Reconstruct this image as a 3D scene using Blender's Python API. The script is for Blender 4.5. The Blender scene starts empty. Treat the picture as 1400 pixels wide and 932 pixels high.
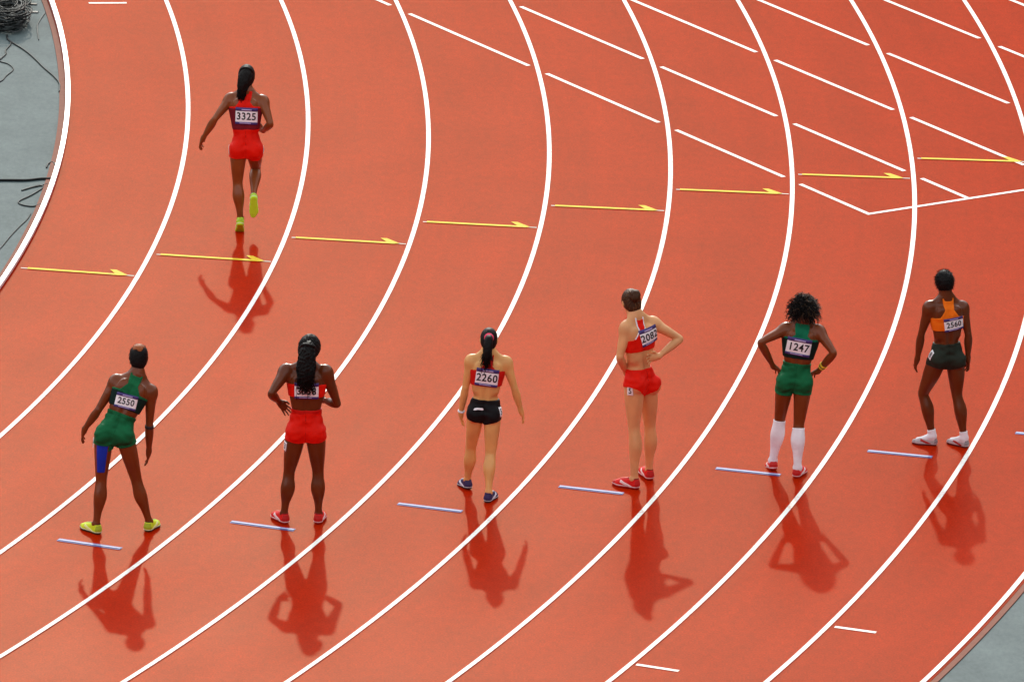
import bpy, math, random
import numpy as np
from mathutils import Vector, Matrix

R = math.radians
random.seed(7)
rng = np.random.default_rng(7)
scene = bpy.context.scene
col = scene.collection

# ------------------------------------------------------------------ camera
CAM_H, PITCH, ROLL = 29.4205, 0.294227, 0.034989
cam_d = bpy.data.cameras.new('camera')
cam = bpy.data.objects.new('camera', cam_d)
col.objects.link(cam)
cam_d.sensor_width = 36.0
cam_d.lens = 14616.95 / 1400 * 36.0
cam_d.clip_start = 1.0
cam_d.clip_end = 3000.0
_f = Vector((0, math.cos(PITCH), -math.sin(PITCH)))
_u = Vector((0, math.sin(PITCH), math.cos(PITCH)))
_r = Vector((1, 0, 0))
_rr = _r * math.cos(ROLL) + _u * math.sin(ROLL)
_uu = -_r * math.sin(ROLL) + _u * math.cos(ROLL)
cm = Matrix((( _rr.x, _uu.x, -_f.x, 0), (_rr.y, _uu.y, -_f.y, 0), (_rr.z, _uu.z, -_f.z, CAM_H), (0, 0, 0, 1)))
cam.matrix_world = cm
scene.camera = cam

# ------------------------------------------------------------------ sky, sun, exposure
SUN_EL, SUN_AZ = R(25.3), R(-2.6)          # azimuth from +Y towards +X
SKY_STRENGTH, SUN_STRENGTH = 0.15, 0.5
world = bpy.data.worlds.new('World')
scene.world = world
world.use_nodes = True
wn = world.node_tree.nodes
wl = world.node_tree.links
for n in list(wn):
    wn.remove(n)
sky = wn.new('ShaderNodeTexSky')
sky.sky_type = 'NISHITA'
sky.sun_disc = False
sky.sun_elevation = SUN_EL
sky.sun_rotation = SUN_AZ
sky.air_density = 1.0
sky.dust_density = 1.0
sky.ozone_density = 0.6
hsv = wn.new('ShaderNodeHueSaturation')     # floodlit stadium: white-balanced, nearly neutral light
hsv.inputs['Saturation'].default_value = 0.12
bg = wn.new('ShaderNodeBackground')
bg.inputs['Strength'].default_value = SKY_STRENGTH
wo = wn.new('ShaderNodeOutputWorld')
wl.new(sky.outputs[0], hsv.inputs['Color'])
wl.new(hsv.outputs[0], bg.inputs['Color'])
wl.new(bg.outputs[0], wo.inputs['Surface'])
sun_d = bpy.data.lights.new('sun', 'SUN')
sun_d.energy = SUN_STRENGTH
sun_d.angle = R(0.8)
sun_d.color = (1.0, 0.93, 0.78)
sun = bpy.data.objects.new('sun', sun_d)
col.objects.link(sun)
_ld = Vector((-math.sin(SUN_AZ) * math.cos(SUN_EL), -math.cos(SUN_AZ) * math.cos(SUN_EL), -math.sin(SUN_EL)))
sun.rotation_euler = _ld.to_track_quat('-Z', 'Y').to_euler()
sun.location = (0, 150, 60)
scene.view_settings.view_transform = 'Standard'
scene.view_settings.look = 'None'
scene.view_settings.gamma = 1.0
scene.view_settings.use_curve_mapping = False
scene.view_settings.exposure = 1.78

# ------------------------------------------------------------------ materials
MATS = {}

def nodes_of(name):
    m = bpy.data.materials.new(name)
    m.use_nodes = True
    return m, m.node_tree.nodes, m.node_tree.links, m.node_tree.nodes['Principled BSDF']

def rgb(c):
    return (c[0], c[1], c[2], 1.0)

def simple(name, c, rough=0.6, spec=0.5, var=0.12, scale=30.0, bump=0.0, bscale=200.0, sheen=0.0, sss=0.0):
    """principled colour with noise variation and fine relief, object coordinates"""
    if name in MATS:
        return MATS[name]
    m, N, L, b = nodes_of(name)
    tc = N.new('ShaderNodeTexCoord')
    nz = N.new('ShaderNodeTexNoise')
    nz.inputs['Scale'].default_value = scale
    nz.inputs['Detail'].default_value = 4
    L.new(tc.outputs['Object'], nz.inputs['Vector'])
    mx = N.new('ShaderNodeMix')
    mx.data_type = 'RGBA'
    mx.inputs[6].default_value = rgb([max(0, v * (1 - var)) for v in c])
    mx.inputs[7].default_value = rgb([min(1, v * (1 + var)) for v in c])
    L.new(nz.outputs[0], mx.inputs[0])
    L.new(mx.outputs[2], b.inputs['Base Color'])
    b.inputs['Roughness'].default_value = rough
    b.inputs['Specular IOR Level'].default_value = spec
    if sheen:
        b.inputs['Sheen Weight'].default_value = sheen
    if sss:
        b.inputs['Subsurface Weight'].default_value = sss
        b.inputs['Subsurface Radius'].default_value = (0.02, 0.008, 0.004)
        b.inputs['Subsurface Scale'].default_value = 0.4
    if bump:
        n2 = N.new('ShaderNodeTexNoise')
        n2.inputs['Scale'].default_value = bscale
        n2.inputs['Detail'].default_value = 3
        L.new(tc.outputs['Object'], n2.inputs['Vector'])
        bp = N.new('ShaderNodeBump')
        bp.inputs['Strength'].default_value = bump
        bp.inputs['Distance'].default_value = 0.01
        L.new(n2.outputs[0], bp.inputs['Height'])
        L.new(bp.outputs[0], b.inputs['Normal'])
    MATS[name] = m
    return m

CX, CY, R0, LW = -41.0695, 103.3576, 36.5, 1.22

def track_material():
    m, N, L, b = nodes_of('track_rubber')
    tc = N.new('ShaderNodeTexCoord')
    # polar coordinates about the bend centre: wear runs along the lanes
    sub = N.new('ShaderNodeVectorMath'); sub.operation = 'SUBTRACT'
    sub.inputs[1].default_value = (CX, CY, 0)
    L.new(tc.outputs['Object'], sub.inputs[0])
    sep = N.new('ShaderNodeSeparateXYZ'); L.new(sub.outputs[0], sep.inputs[0])
    ln = N.new('ShaderNodeVectorMath'); ln.operation = 'LENGTH'; L.new(sub.outputs[0], ln.inputs[0])
    at = N.new('ShaderNodeMath'); at.operation = 'ARCTAN2'
    L.new(sep.outputs[1], at.inputs[0]); L.new(sep.outputs[0], at.inputs[1])
    am = N.new('ShaderNodeMath'); am.operation = 'MULTIPLY'; am.inputs[1].default_value = 40.0
    L.new(at.outputs[0], am.inputs[0])
    pol = N.new('ShaderNodeCombineXYZ'); L.new(ln.outputs['Value'], pol.inputs[0]); L.new(am.outputs[0], pol.inputs[1])
    def noise(src, scale, detail, sx=1.0, sy=1.0, rough=0.55):
        mp = N.new('ShaderNodeMapping'); mp.inputs['Scale'].default_value = (sx, sy, 1)
        L.new(src, mp.inputs['Vector'])
        n = N.new('ShaderNodeTexNoise'); n.inputs['Scale'].default_value = scale
        n.inputs['Detail'].default_value = detail; n.inputs['Roughness'].default_value = rough
        L.new(mp.outputs[0], n.inputs['Vector'])
        return n.outputs[0]
    def ramp(src, a, b_):
        r = N.new('ShaderNodeMapRange'); r.inputs[3].default_value = a; r.inputs[4].default_value = b_
        r.inputs[1].default_value = 0.3; r.inputs[2].default_value = 0.7
        L.new(src, r.inputs[0]); return r.outputs[0]
    def mul(a, b_):
        k = N.new('ShaderNodeMath'); k.operation = 'MULTIPLY'; L.new(a, k.inputs[0]); L.new(b_, k.inputs[1]); return k.outputs[0]
    grain = ramp(noise(tc.outputs['Object'], 55, 3), 0.74, 1.26)         # rubber granules
    blotch = ramp(noise(tc.outputs['Object'], 1.1, 5), 0.94, 1.06)
    lane = ramp(noise(pol.outputs[0], 1.0, 4, 2.2, 0.22), 0.95, 1.05)     # wear along the lanes
    roll = ramp(noise(pol.outputs[0], 1.0, 5, 5.0, 0.10), 0.96, 1.04)
    sc = N.new('ShaderNodeMapRange'); sc.inputs[1].default_value = 0.62; sc.inputs[2].default_value = 0.72; sc.inputs[3].default_value = 1.0; sc.inputs[4].default_value = 0.86
    L.new(noise(pol.outputs[0], 3.0, 6, 2.2, 0.8, 0.7), sc.inputs[0])      # scuffs and spike wear
    mott = ramp(noise(tc.outputs['Object'], 14, 4, 1.0, 0.6), 0.90, 1.10)
    v = mul(mul(mul(mul(grain, mott), blotch), mul(lane, roll)), sc.outputs[0])
    hs = N.new('ShaderNodeHueSaturation'); hs.inputs['Color'].default_value = rgb(TRACK_RGB)
    L.new(v, hs.inputs['Value'])
    rr = ramp(noise(pol.outputs[0], 0.9, 5, 1.2, 0.5), TRACK_ROUGH - 0.015, TRACK_ROUGH + 0.015)
    bp = N.new('ShaderNodeBump'); bp.inputs['Strength'].default_value = 0.25; bp.inputs['Distance'].default_value = 0.004
    L.new(noise(tc.outputs['Object'], 90, 3), bp.inputs['Height'])
    # matt rubber under a thin, slightly yellowed gloss
    df = N.new('ShaderNodeBsdfDiffuse'); L.new(hs.outputs[0], df.inputs['Color']); df.inputs['Roughness'].default_value = 0.4
    gl = N.new('ShaderNodeBsdfGlossy'); gl.inputs['Color'].default_value = rgb((1.0, 0.96, 0.70)); L.new(rr, gl.inputs['Roughness'])
    for s in (df, gl):
        L.new(bp.outputs[0], s.inputs['Normal'])
    ms = N.new('ShaderNodeMixShader'); ms.inputs[0].default_value = TRACK_SPEC
    L.new(df.outputs[0], ms.inputs[1]); L.new(gl.outputs[0], ms.inputs[2])
    N.remove(b)
    L.new(ms.outputs[0], N['Material Output'].inputs['Surface'])
    return m

TRACK_RGB, TRACK_ROUGH, TRACK_SPEC = (0.370, 0.0130, 0.0006), 0.34, 0.0084
M_track = track_material()
def paint(name, c, wear=0.57, rough=0.6, spec=0.3):
    m = simple(name, c, rough, spec, 0.05, 14, 0.1, 150)
    N, L = m.node_tree.nodes, m.node_tree.links
    b = N['Principled BSDF']
    src = b.inputs['Base Color'].links[0].from_socket
    tc = N.new('ShaderNodeTexCoord')
    def nz(s, d):
        n = N.new('ShaderNodeTexNoise'); n.inputs['Scale'].default_value = s; n.inputs['Detail'].default_value = d; n.inputs['Roughness'].default_value = 0.7
        L.new(tc.outputs['Object'], n.inputs['Vector']); return n.outputs[0]
    ad = N.new('ShaderNodeMath'); ad.operation = 'MULTIPLY_ADD'; ad.inputs[1].default_value = 0.45
    L.new(nz(1.7, 3), ad.inputs[0])
    s2 = N.new('ShaderNodeMath'); s2.operation = 'MULTIPLY'; s2.inputs[1].default_value = 0.55
    L.new(nz(32, 5), s2.inputs[0]); L.new(s2.outputs[0], ad.inputs[2])
    r = N.new('ShaderNodeMapRange'); r.inputs[1].default_value = wear - 0.06; r.inputs[2].default_value = wear + 0.05; r.inputs[4].default_value = 0.55
    L.new(ad.outputs[0], r.inputs[0])
    mx = N.new('ShaderNodeMix'); mx.data_type = 'RGBA'
    L.new(r.outputs[0], mx.inputs[0]); L.new(src, mx.inputs[6]); mx.inputs[7].default_value = rgb((0.45, 0.10, 0.06))
    L.new(mx.outputs[2], b.inputs['Base Color'])
    return m
M_white = paint('white_line_paint', (0.74, 0.72, 0.66))
M_yellow = paint('yellow_paint', (0.66, 0.45, 0.006), 0.60, 0.6, 0.06)
M_blue = simple('blue_paint', (0.035, 0.07, 0.30), 0.6, 0.3, 0.12, 14)
M_lilacgloss = simple('painted_lilac_gloss', (0.34, 0.34, 0.50), 0.65, 0.3, 0.15, 14)  # colour of the gloss seen on the blue marks
M_palegrey = simple('faded_grey_paint', (0.55, 0.52, 0.46), 0.65, 0.4, 0.15, 14)
M_kerb = simple('white_kerb_aluminium', (0.80, 0.80, 0.80), 0.35, 0.6, 0.06, 6)
M_edging = simple('dull_brown_edging', (0.20, 0.070, 0.044), 0.75, 0.1, 0.2, 12)
M_cable = simple('black_cable_rubber', (0.012, 0.014, 0.014), 0.55, 0.15, 0.3, 10)
M_cablegrey = simple('grey_cable_rubber', (0.06, 0.068, 0.068), 0.55, 0.2, 0.3, 10)

def ground_material():
    m, N, L, b = nodes_of('grey_infield_surface')
    tc = N.new('ShaderNodeTexCoord')
    def nz(scale, sx, sy, det=5):
        mp = N.new('ShaderNodeMapping'); mp.inputs['Scale'].default_value = (sx, sy, 1)
        mp.inputs['Rotation'].default_value = (0, 0, 0.1)
        L.new(tc.outputs['Object'], mp.inputs['Vector'])
        n = N.new('ShaderNodeTexNoise'); n.inputs['Scale'].default_value = scale; n.inputs['Detail'].default_value = det
        n.inputs['Roughness'].default_value = 0.65
        L.new(mp.outputs[0], n.inputs['Vector']); return n.outputs[0]
    cr = N.new('ShaderNodeValToRGB')
    cr.color_ramp.elements[0].position = 0.3; cr.color_ramp.elements[0].color = rgb((0.044, 0.068, 0.070))
    cr.color_ramp.elements[1].position = 0.7; cr.color_ramp.elements[1].color = rgb((0.108, 0.145, 0.146))
    mx = N.new('ShaderNodeMath'); mx.operation = 'MULTIPLY_ADD'; mx.inputs[1].default_value = 0.6
    L.new(nz(1.6, 1.0, 0.8), mx.inputs[0])
    m2 = N.new('ShaderNodeMath'); m2.operation = 'MULTIPLY'; m2.inputs[1].default_value = 0.4
    L.new(nz(28, 1, 0.5), m2.inputs[0]); L.new(m2.outputs[0], mx.inputs[2])
    L.new(mx.outputs[0], cr.inputs[0]); L.new(cr.outputs[0], b.inputs['Base Color'])
    b.inputs['Roughness'].default_value = 0.8
    b.inputs['Specular IOR Level'].default_value = 0.3
    bp = N.new('ShaderNodeBump'); bp.inputs['Strength'].default_value = 0.3; bp.inputs['Distance'].default_value = 0.006
    L.new(nz(60, 1, 1), bp.inputs['Height']); L.new(bp.outputs[0], b.inputs['Normal'])
    return m
M_ground = ground_material()

# ------------------------------------------------------------------ object helpers
def mesh_obj(name, verts, faces, mat, parent=None, smooth=False):
    me = bpy.data.meshes.new(name)
    me.from_pydata([tuple(map(float, v)) for v in verts] if not isinstance(verts, np.ndarray) else verts.tolist(), [], faces if not isinstance(faces, np.ndarray) else faces.tolist())
    me.update()
    if smooth:
        me.polygons.foreach_set('use_smooth', np.ones(len(me.polygons), dtype=bool))
    if mat:
        me.materials.append(mat)
    o = bpy.data.objects.new(name, me)
    col.objects.link(o)
    if parent:
        o.parent = parent
    return o

def tag(o, label=None, cat=None, group=None, kind=None):
    for k, v in (('label', label), ('category', cat), ('group', group), ('kind', kind)):
        if v:
            o[k] = v
    return o

def pt(r, a):
    return CX + r * math.cos(a), CY + r * math.sin(a)

def ring(name, r0, r1, a0, a1, z, mat, parent=None, z0=None, step=0.25):
    """flat arc band; with z0 an extruded bar from z0 up to z"""
    n = max(2, int(abs(a1 - a0) / step))
    V, F = [], []
    for i in range(n + 1):
        a = R(a0 + (a1 - a0) * i / n)
        for r in (r0, r1):
            x, y = pt(r, a)
            V.append((x, y, z))
            if z0 is not None:
                V.append((x, y, z0))
    if z0 is None:
        for i in range(n):
            k = 2 * i
            F.append((k, k + 1, k + 3, k + 2))
    else:
        for i in range(n):
            k = 4 * i                      # 0 in-top 1 in-bot 2 out-top 3 out-bot
            F += [(k, k + 2, k + 6, k + 4), (k + 2, k + 3, k + 7, k + 6), (k + 1, k, k + 4, k + 5)]
        F += [(0, 1, 3, 2), (4 * n, 4 * n + 2, 4 * n + 3, 4 * n + 1)]
    return mesh_obj(name, V, F, mat, parent)

def strip(name, p, q, w, z, mat, parent=None):
    p, q = Vector(p), Vector(q)
    d = (q - p).normalized()
    n = Vector((-d.y, d.x)) * w / 2
    V = [(*(p - n), z), (*(q - n), z), (*(q + n), z), (*(p + n), z)]
    return mesh_obj(name, V, [(0, 1, 2, 3)], mat, parent)

# ------------------------------------------------------------------ ground, track and markings
gr = mesh_obj('ground', [(-900, -700, -0.014), (900, -700, -0.014), (900, 1100, -0.014), (-900, 1100, -0.014)], [(0, 1, 2, 3)], M_ground)
tag(gr, 'grey hard surface of the infield and the surround outside the track', kind='structure')
A0, A1 = -60.0, 62.0
track = ring('running_track', R0 - 0.030, R0 + 9 * LW + 0.045, A0, A1, 0.0, M_track, z0=-0.03)
tag(track, 'brick red rubber running track of nine curved lanes', kind='structure')
ring('edging', R0 - 0.092, R0 - 0.032, A0, A1, -0.004, M_edging, track, z0=-0.03)
ring('edging', R0 + 9 * LW + 0.047, R0 + 9 * LW + 0.105, A0, A1, -0.004, M_edging, track, z0=-0.03)
# red apron where the straight's chute runs off the bend
ap = mesh_obj('chute_apron', [], [], M_track)
V, F = [], []
n = 60
for i in range(n + 1):
    a = -9.0 + 60.0 * i / n
    t = min(1.0, i / 12)
    for r in (R0 + 9 * LW + 0.155, R0 + 9 * LW + 0.2 + 14 * t):
        x, y = pt(r, R(a))
        V.append((x, y, -0.004))
F = [(2 * i, 2 * i + 1, 2 * i + 3, 2 * i + 2) for i in range(n)]
ap.data.from_pydata(V, [], F)
tag(ap, 'red rubber apron outside the lanes where the straight runs off', kind='structure')

# unseen tiers of dark seats, added all round the bend to block the low sky
M_stand = simple('sky_blocking_seats', (0.045, 0.048, 0.055), 0.7, 0.2, 0.5, 0.6)
def stand(name, r0, z0, r1, z1, rows, label):
    prof = [(r0, 0.0 if z0 < 5 else z0 - 1.5)]
    for i in range(rows):
        ra, rb_ = r0 + (r1 - r0) * i / rows, r0 + (r1 - r0) * (i + 1) / rows
        z = z0 + (z1 - z0) * i / rows
        prof += [(ra, z), (rb_, z)]
    prof += [(r1, z1), (r1 + 1.5, z1), (r1 + 1.5, 0.0 if z0 < 5 else z0 - 1.5)]
    n = 120
    V, F = [], []
    for i in range(n):
        a = 2 * math.pi * i / n
        V += [(CX + r * math.cos(a), CY + r * math.sin(a), z) for r, z in prof]
    m = len(prof)
    for i in range(n):
        for q in range(m - 1):
            F.append((i * m + q, ((i + 1) % n) * m + q, ((i + 1) % n) * m + q + 1, i * m + q + 1))
    return tag(mesh_obj(name, V, F, M_stand), label, kind='structure')
stand('added_lower_stand', 63.0, 2.2, 103.0, 24.5, 40, 'unseen lower tier of dark seats added to block the low sky')
stand('added_upper_stand', 115.0, 31.0, 140.0, 48.0, 26, 'unseen upper tier of dark seats added to block the low sky')

for k in range(1, 10):
    ring('lane_line', R0 + k * LW - 0.0225, R0 + k * LW + 0.0225, A0, A1, 0.008, M_white, track)
# raised white kerb on the inside edge, in bolted lengths
kerb = bpy.data.objects.new('inner_kerb', None)
col.objects.link(kerb)
kerb.location = (*pt(R0, R(-1)), 0)
tag(kerb, 'raised white metal kerb along the inside edge of the track', 'kerb')
a = A0
while a < A1:
    o = ring('kerb_rail', R0 - 0.028, R0 + 0.018, a, a + 4.98, 0.048, M_kerb, None, z0=0.012)
    o.parent = kerb
    o.matrix_parent_inverse = Matrix.Translation(kerb.location).inverted()
    for f in (0.04, 0.35, 0.65, 0.96):
        s = ring('foot', R0 - 0.022, R0 + 0.012, a + 5 * f - 0.03, a + 5 * f + 0.03, 0.0125, M_kerb, None, z0=0.0, step=0.03)
        s.parent = kerb
        s.matrix_parent_inverse = Matrix.Translation(kerb.location).inverted()
    a += 5.0

def radial(name, lane0, lane1, ang, w, z, mat):
    p = pt(R0 + lane0 * LW, R(ang)); q = pt(R0 + lane1 * LW, R(ang))
    return strip(name, p, q, w, z, mat, track)

# yellow half arrows with their thin pale check lines
for k, ang in enumerate((-6.94, -5.77, -4.49, -3.34, -2.23, -1.18, -0.23, 0.72, 1.62)):
    radial('check_line', k + 0.05 if k else 0.06, k + 0.97, ang, 0.022, 0.004, M_palegrey)
    a = R(ang)
    er, et = Vector((math.cos(a), math.sin(a))), Vector((-math.sin(a), math.cos(a)))
    o = Vector(pt(R0 + k * LW, a))
    s0, s1 = (0.10 if k else 0.14), 1.10
    w = 0.027
    pts = [o + er * s0 - et * w, o + er * (s1 - 0.03) - et * w, o + er * (s1 + 0.02) + et * 0.0, o + er * (s1 - 0.115) + et * 0.15,
           o + er * (s1 - 0.18) + et * 0.15, o + er * (s1 - 0.11) + et * w, o + er * s0 + et * w]
    mesh_obj('arrow_mark', [(p.x, p.y, 0.0068) for p in pts], [(0, 1, 5, 6), (1, 2, 3, 4, 5)], M_yellow, track)
# short blue marks
for k, ang in zip(range(2, 9), (-19.11, -17.48, -15.95, -14.54, -13.18, -11.92, -10.70)):
    radial('blue_mark', k + 0.26, k + 0.755, ang, 0.075, 0.005, M_blue)
    radial('mark_gloss', k + 0.265, k + 0.75, ang, 0.032, 0.009, M_lilacgloss)  # lilac strip paints in the sheen on the blue paint
# short white ticks
for l0, l1, ang in ((8.05, 8.36, -18.30), (7.04, 7.36, -20.47), (0.32, 0.65, 8.475)):
    radial('tick_mark', l0, l1, ang, 0.05, 0.005, M_white)
# lanes of the straight crossing the bend, broken at each curved line
u = Vector((math.cos(R(123.9)), math.sin(R(123.9))))
e = Vector((math.cos(R(33.9)), math.sin(R(33.9))))
S0 = Vector((3.49, 101.84))
strip('start_line', S0 - e * 0.025, S0 + e * 9.8, 0.05, 0.0045, M_white, track)
for i in range(9):
    p = S0 + e * (i * LW)
    ts = np.arange(0.027, 16.0, 0.005)
    r = np.hypot(p.x + u.x * ts - CX, p.y + u.y * ts - CY)
    lane = (r - R0) / LW
    near = np.abs(lane - np.round(lane)) < 0.068
    ok = ~(near & (lane > 1.5) & (lane < 9.2)) & (lane > 1.2)
    st = None
    for j, o_ in enumerate(ok):
        if o_ and st is None:
            st = ts[j]
        if st is not None and (not o_ or j == len(ok) - 1):
            if ts[j] - st > 0.1:
                strip('straight_lane_line', p + u * float(st), p + u * float(ts[j]), 0.05, 0.0045, M_white, track)
            st = None

# ------------------------------------------------------------------ tubes
def tube_mesh(paths, radii, sides=6):
    """many tubes as one vertex/face list; paths: list of (n,3) arrays"""
    V, F = [], []
    base = 0
    ang = np.arange(sides) * 2 * np.pi / sides
    for P, rad in zip(paths, radii):
        P = np.asarray(P, float)
        n = len(P)
        rad = np.broadcast_to(np.asarray(rad, float), (n,))
        T = np.gradient(P, axis=0)
        T /= np.linalg.norm(T, axis=1)[:, None] + 1e-9
        up = np.array([0, 0, 1.0]) if abs(T[0, 2]) < 0.9 else np.array([1.0, 0, 0])
        A = np.cross(T, up); A /= np.linalg.norm(A, axis=1)[:, None] + 1e-9
        B = np.cross(T, A)
        ringv = P[:, None, :] + rad[:, None, None] * (A[:, None, :] * np.cos(ang)[None, :, None] + B[:, None, :] * np.sin(ang)[None, :, None])
        V.append(ringv.reshape(-1, 3))
        for i in range(n - 1):
            for s in range(sides):
                s2 = (s + 1) % sides
                F.append((base + i * sides + s, base + i * sides + s2, base + (i + 1) * sides + s2, base + (i + 1) * sides + s))
        F.append(tuple(base + s for s in range(sides))[::-1])
        F.append(tuple(base + (n - 1) * sides + s for s in range(sides)))
        base += n * sides
    return np.concatenate(V), F

def catmull(pts, m=8):
    P = np.asarray(pts, float)
    P = np.vstack([2 * P[0] - P[1], P, 2 * P[-1] - P[-2]])
    out = []
    for i in range(1, len(P) - 2):
        for t in np.linspace(0, 1, m, endpoint=False):
            a, b, c, d = P[i - 1], P[i], P[i + 1], P[i + 2]
            out.append(0.5 * (2 * b + (c - a) * t + (2 * a - 5 * b + 4 * c - d) * t * t + (3 * b - a - 3 * c + d) * t ** 3))
    out.append(P[-2])
    return np.array(out)

# ------------------------------------------------------------------ implicit-surface kit for people and shoes
def nrm(v):
    v = np.asarray(v, float)
    return v / (np.linalg.norm(v) + 1e-12)

class Grid:
    def __init__(self, lo, hi, h):
        self.lo = np.asarray(lo, float); self.h = h
        self.n = np.ceil((np.asarray(hi, float) - self.lo) / h).astype(int) + 1
        self.F = np.full(self.n, 0.25, np.float32)
    def axes(self, s=None):
        ax = []
        for i in range(3):
            a, b = (0, self.n[i]) if s is None else (s[i].start, s[i].stop)
            sh = [1, 1, 1]; sh[i] = b - a
            ax.append((self.lo[i] + self.h * np.arange(a, b)).astype(np.float32).reshape(sh))
        return ax
    def block(self, lo, hi):
        a = np.clip(np.floor((np.asarray(lo) - self.lo) / self.h).astype(int), 0, self.n)
        b = np.clip(np.ceil((np.asarray(hi) - self.lo) / self.h).astype(int) + 1, 0, self.n)
        return tuple(slice(int(x), int(max(x, y))) for x, y in zip(a, b))
    def add(self, lo, hi, fn, k=0.02, cut=False, pad=0.06):
        s = self.block(np.asarray(lo) - pad, np.asarray(hi) + pad)
        X, Y, Z = self.axes(s)
        if 0 in (X.size, Y.size, Z.size):
            return
        d = fn(X, Y, Z)
        f = self.F[s]
        if cut:
            d = -d
            h = np.maximum(k - np.abs(f - d), 0) / k
            self.F[s] = np.maximum(f, d) + h * h * k * 0.25
        else:
            h = np.maximum(k - np.abs(f - d), 0) / k
            self.F[s] = np.minimum(f, d) - h * h * k * 0.25
    def cone(self, a, b, r1, r2, k=0.02, cut=False):
        a = np.asarray(a, float); b = np.asarray(b, float)
        ab = b - a; L2 = float(ab @ ab) + 1e-12
        def fn(X, Y, Z):
            x, y, z = X - a[0], Y - a[1], Z - a[2]
            t = np.clip((x * ab[0] + y * ab[1] + z * ab[2]) / L2, 0, 1)
            return np.sqrt((x - t * ab[0]) ** 2 + (y - t * ab[1]) ** 2 + (z - t * ab[2]) ** 2) - (r1 + (r2 - r1) * t)
        m = max(r1, r2)
        self.add(np.minimum(a, b) - m, np.maximum(a, b) + m, fn, k, cut)
    def chain(self, pts, rad, k=0.02, m=4):
        """one smooth tapering tube through pts, blended in once (no swelling at its joints)"""
        Q = catmull(np.hstack([np.asarray(pts, float), np.asarray(rad, float)[:, None]]), m)
        P, r = Q[:, :3], Q[:, 3]
        def fn(X, Y, Z):
            best = None
            for i in range(len(P) - 1):
                ab = P[i + 1] - P[i]; L2 = float(ab @ ab) + 1e-12
                x, y, z = X - P[i][0], Y - P[i][1], Z - P[i][2]
                t = np.clip((x * ab[0] + y * ab[1] + z * ab[2]) / L2, 0, 1)
                d = np.sqrt((x - t * ab[0]) ** 2 + (y - t * ab[1]) ** 2 + (z - t * ab[2]) ** 2) - (r[i] + (r[i + 1] - r[i]) * t)
                best = d if best is None else np.minimum(best, d)
            return best
        self.add(P.min(0) - r.max(), P.max(0) + r.max(), fn, k)
    def ell(self, c, r, M=None, k=0.02, cut=False):
        c = np.asarray(c, float); M = np.eye(3) if M is None else np.asarray(M, float)
        def fn(X, Y, Z):
            x, y, z = X - c[0], Y - c[1], Z - c[2]
            q = [(M[i, 0] * x + M[i, 1] * y + M[i, 2] * z) for i in range(3)]
            k0 = np.sqrt(sum((q[i] / r[i]) ** 2 for i in range(3)))
            k1 = np.sqrt(sum((q[i] / r[i] ** 2) ** 2 for i in range(3))) + 1e-6
            return k0 * (k0 - 1) / k1
        m = max(r)
        self.add(c - m, c + m, fn, k, cut)
    def sample(self, P):
        q = (np.asarray(P, float) - self.lo) / self.h
        q = np.clip(q, 0, self.n - 1.001)
        i = q.astype(int); f = q - i
        o = 0
        for dx in (0, 1):
            for dy in (0, 1):
                for dz in (0, 1):
                    w = (f[:, 0] if dx else 1 - f[:, 0]) * (f[:, 1] if dy else 1 - f[:, 1]) * (f[:, 2] if dz else 1 - f[:, 2])
                    o = o + w * self.F[i[:, 0] + dx, i[:, 1] + dy, i[:, 2] + dz]
        return o

def surface(F, lo, h):
    """naive surface nets: one closed quad mesh of F = 0"""
    S = F < 0
    n = np.array(F.shape)
    c = S[:-1, :-1, :-1].astype(np.int8)
    tot = sum(S[dx:n[0] - 1 + dx, dy:n[1] - 1 + dy, dz:n[2] - 1 + dz].astype(np.int8) for dx in (0, 1) for dy in (0, 1) for dz in (0, 1))
    act = np.argwhere((tot > 0) & (tot < 8))
    if len(act) == 0:
        return np.zeros((0, 3)), np.zeros((0, 4), int)
    idx = np.full(n - 1, -1, np.int64)
    idx[act[:, 0], act[:, 1], act[:, 2]] = np.arange(len(act))
    acc = np.zeros((len(act), 3)); cnt = np.zeros(len(act))
    corners = [(0, 0, 0), (1, 0, 0), (0, 1, 0), (1, 1, 0), (0, 0, 1), (1, 0, 1), (0, 1, 1), (1, 1, 1)]
    val = [F[act[:, 0] + a, act[:, 1] + b, act[:, 2] + d].astype(float) for a, b, d in corners]
    for i in range(8):
        for j in range(i + 1, 8):
            ci, cj = np.array(corners[i]), np.array(corners[j])
            if np.abs(ci - cj).sum() != 1:
                continue
            x = (val[i] < 0) != (val[j] < 0)
            t = np.where(x, val[i] / (val[i] - val[j] + 1e-20), 0)
            acc += np.where(x[:, None], ci + t[:, None] * (cj - ci), 0)
            cnt += x
    V = np.asarray(lo) + h * (act + acc / cnt[:, None])
    Q = []
    for ax in range(3):
        s0 = [slice(1, n[i] - 1) for i in range(3)]; s1 = list(s0)
        s0[ax] = slice(0, n[ax] - 1); s1[ax] = slice(1, n[ax])
        a, b = S[tuple(s0)], S[tuple(s1)]
        e = np.argwhere(a != b)
        if len(e) == 0:
            continue
        flip = ~a[e[:, 0], e[:, 1], e[:, 2]]
        o = np.array([1, 1, 1]); o[ax] = 0
        p = e + o
        u_, v_ = [(1, 2), (2, 0), (0, 1)][ax]
        def g(du, dv):
            q = p.copy(); q[:, u_] += du; q[:, v_] += dv
            return idx[q[:, 0], q[:, 1], q[:, 2]]
        q4 = np.stack([g(-1, -1), g(0, -1), g(0, 0), g(-1, 0)], 1)
        q4[flip] = q4[flip][:, ::-1]
        Q.append(q4)
    Q = np.concatenate(Q)
    return V, Q[(Q >= 0).all(1)]

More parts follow.
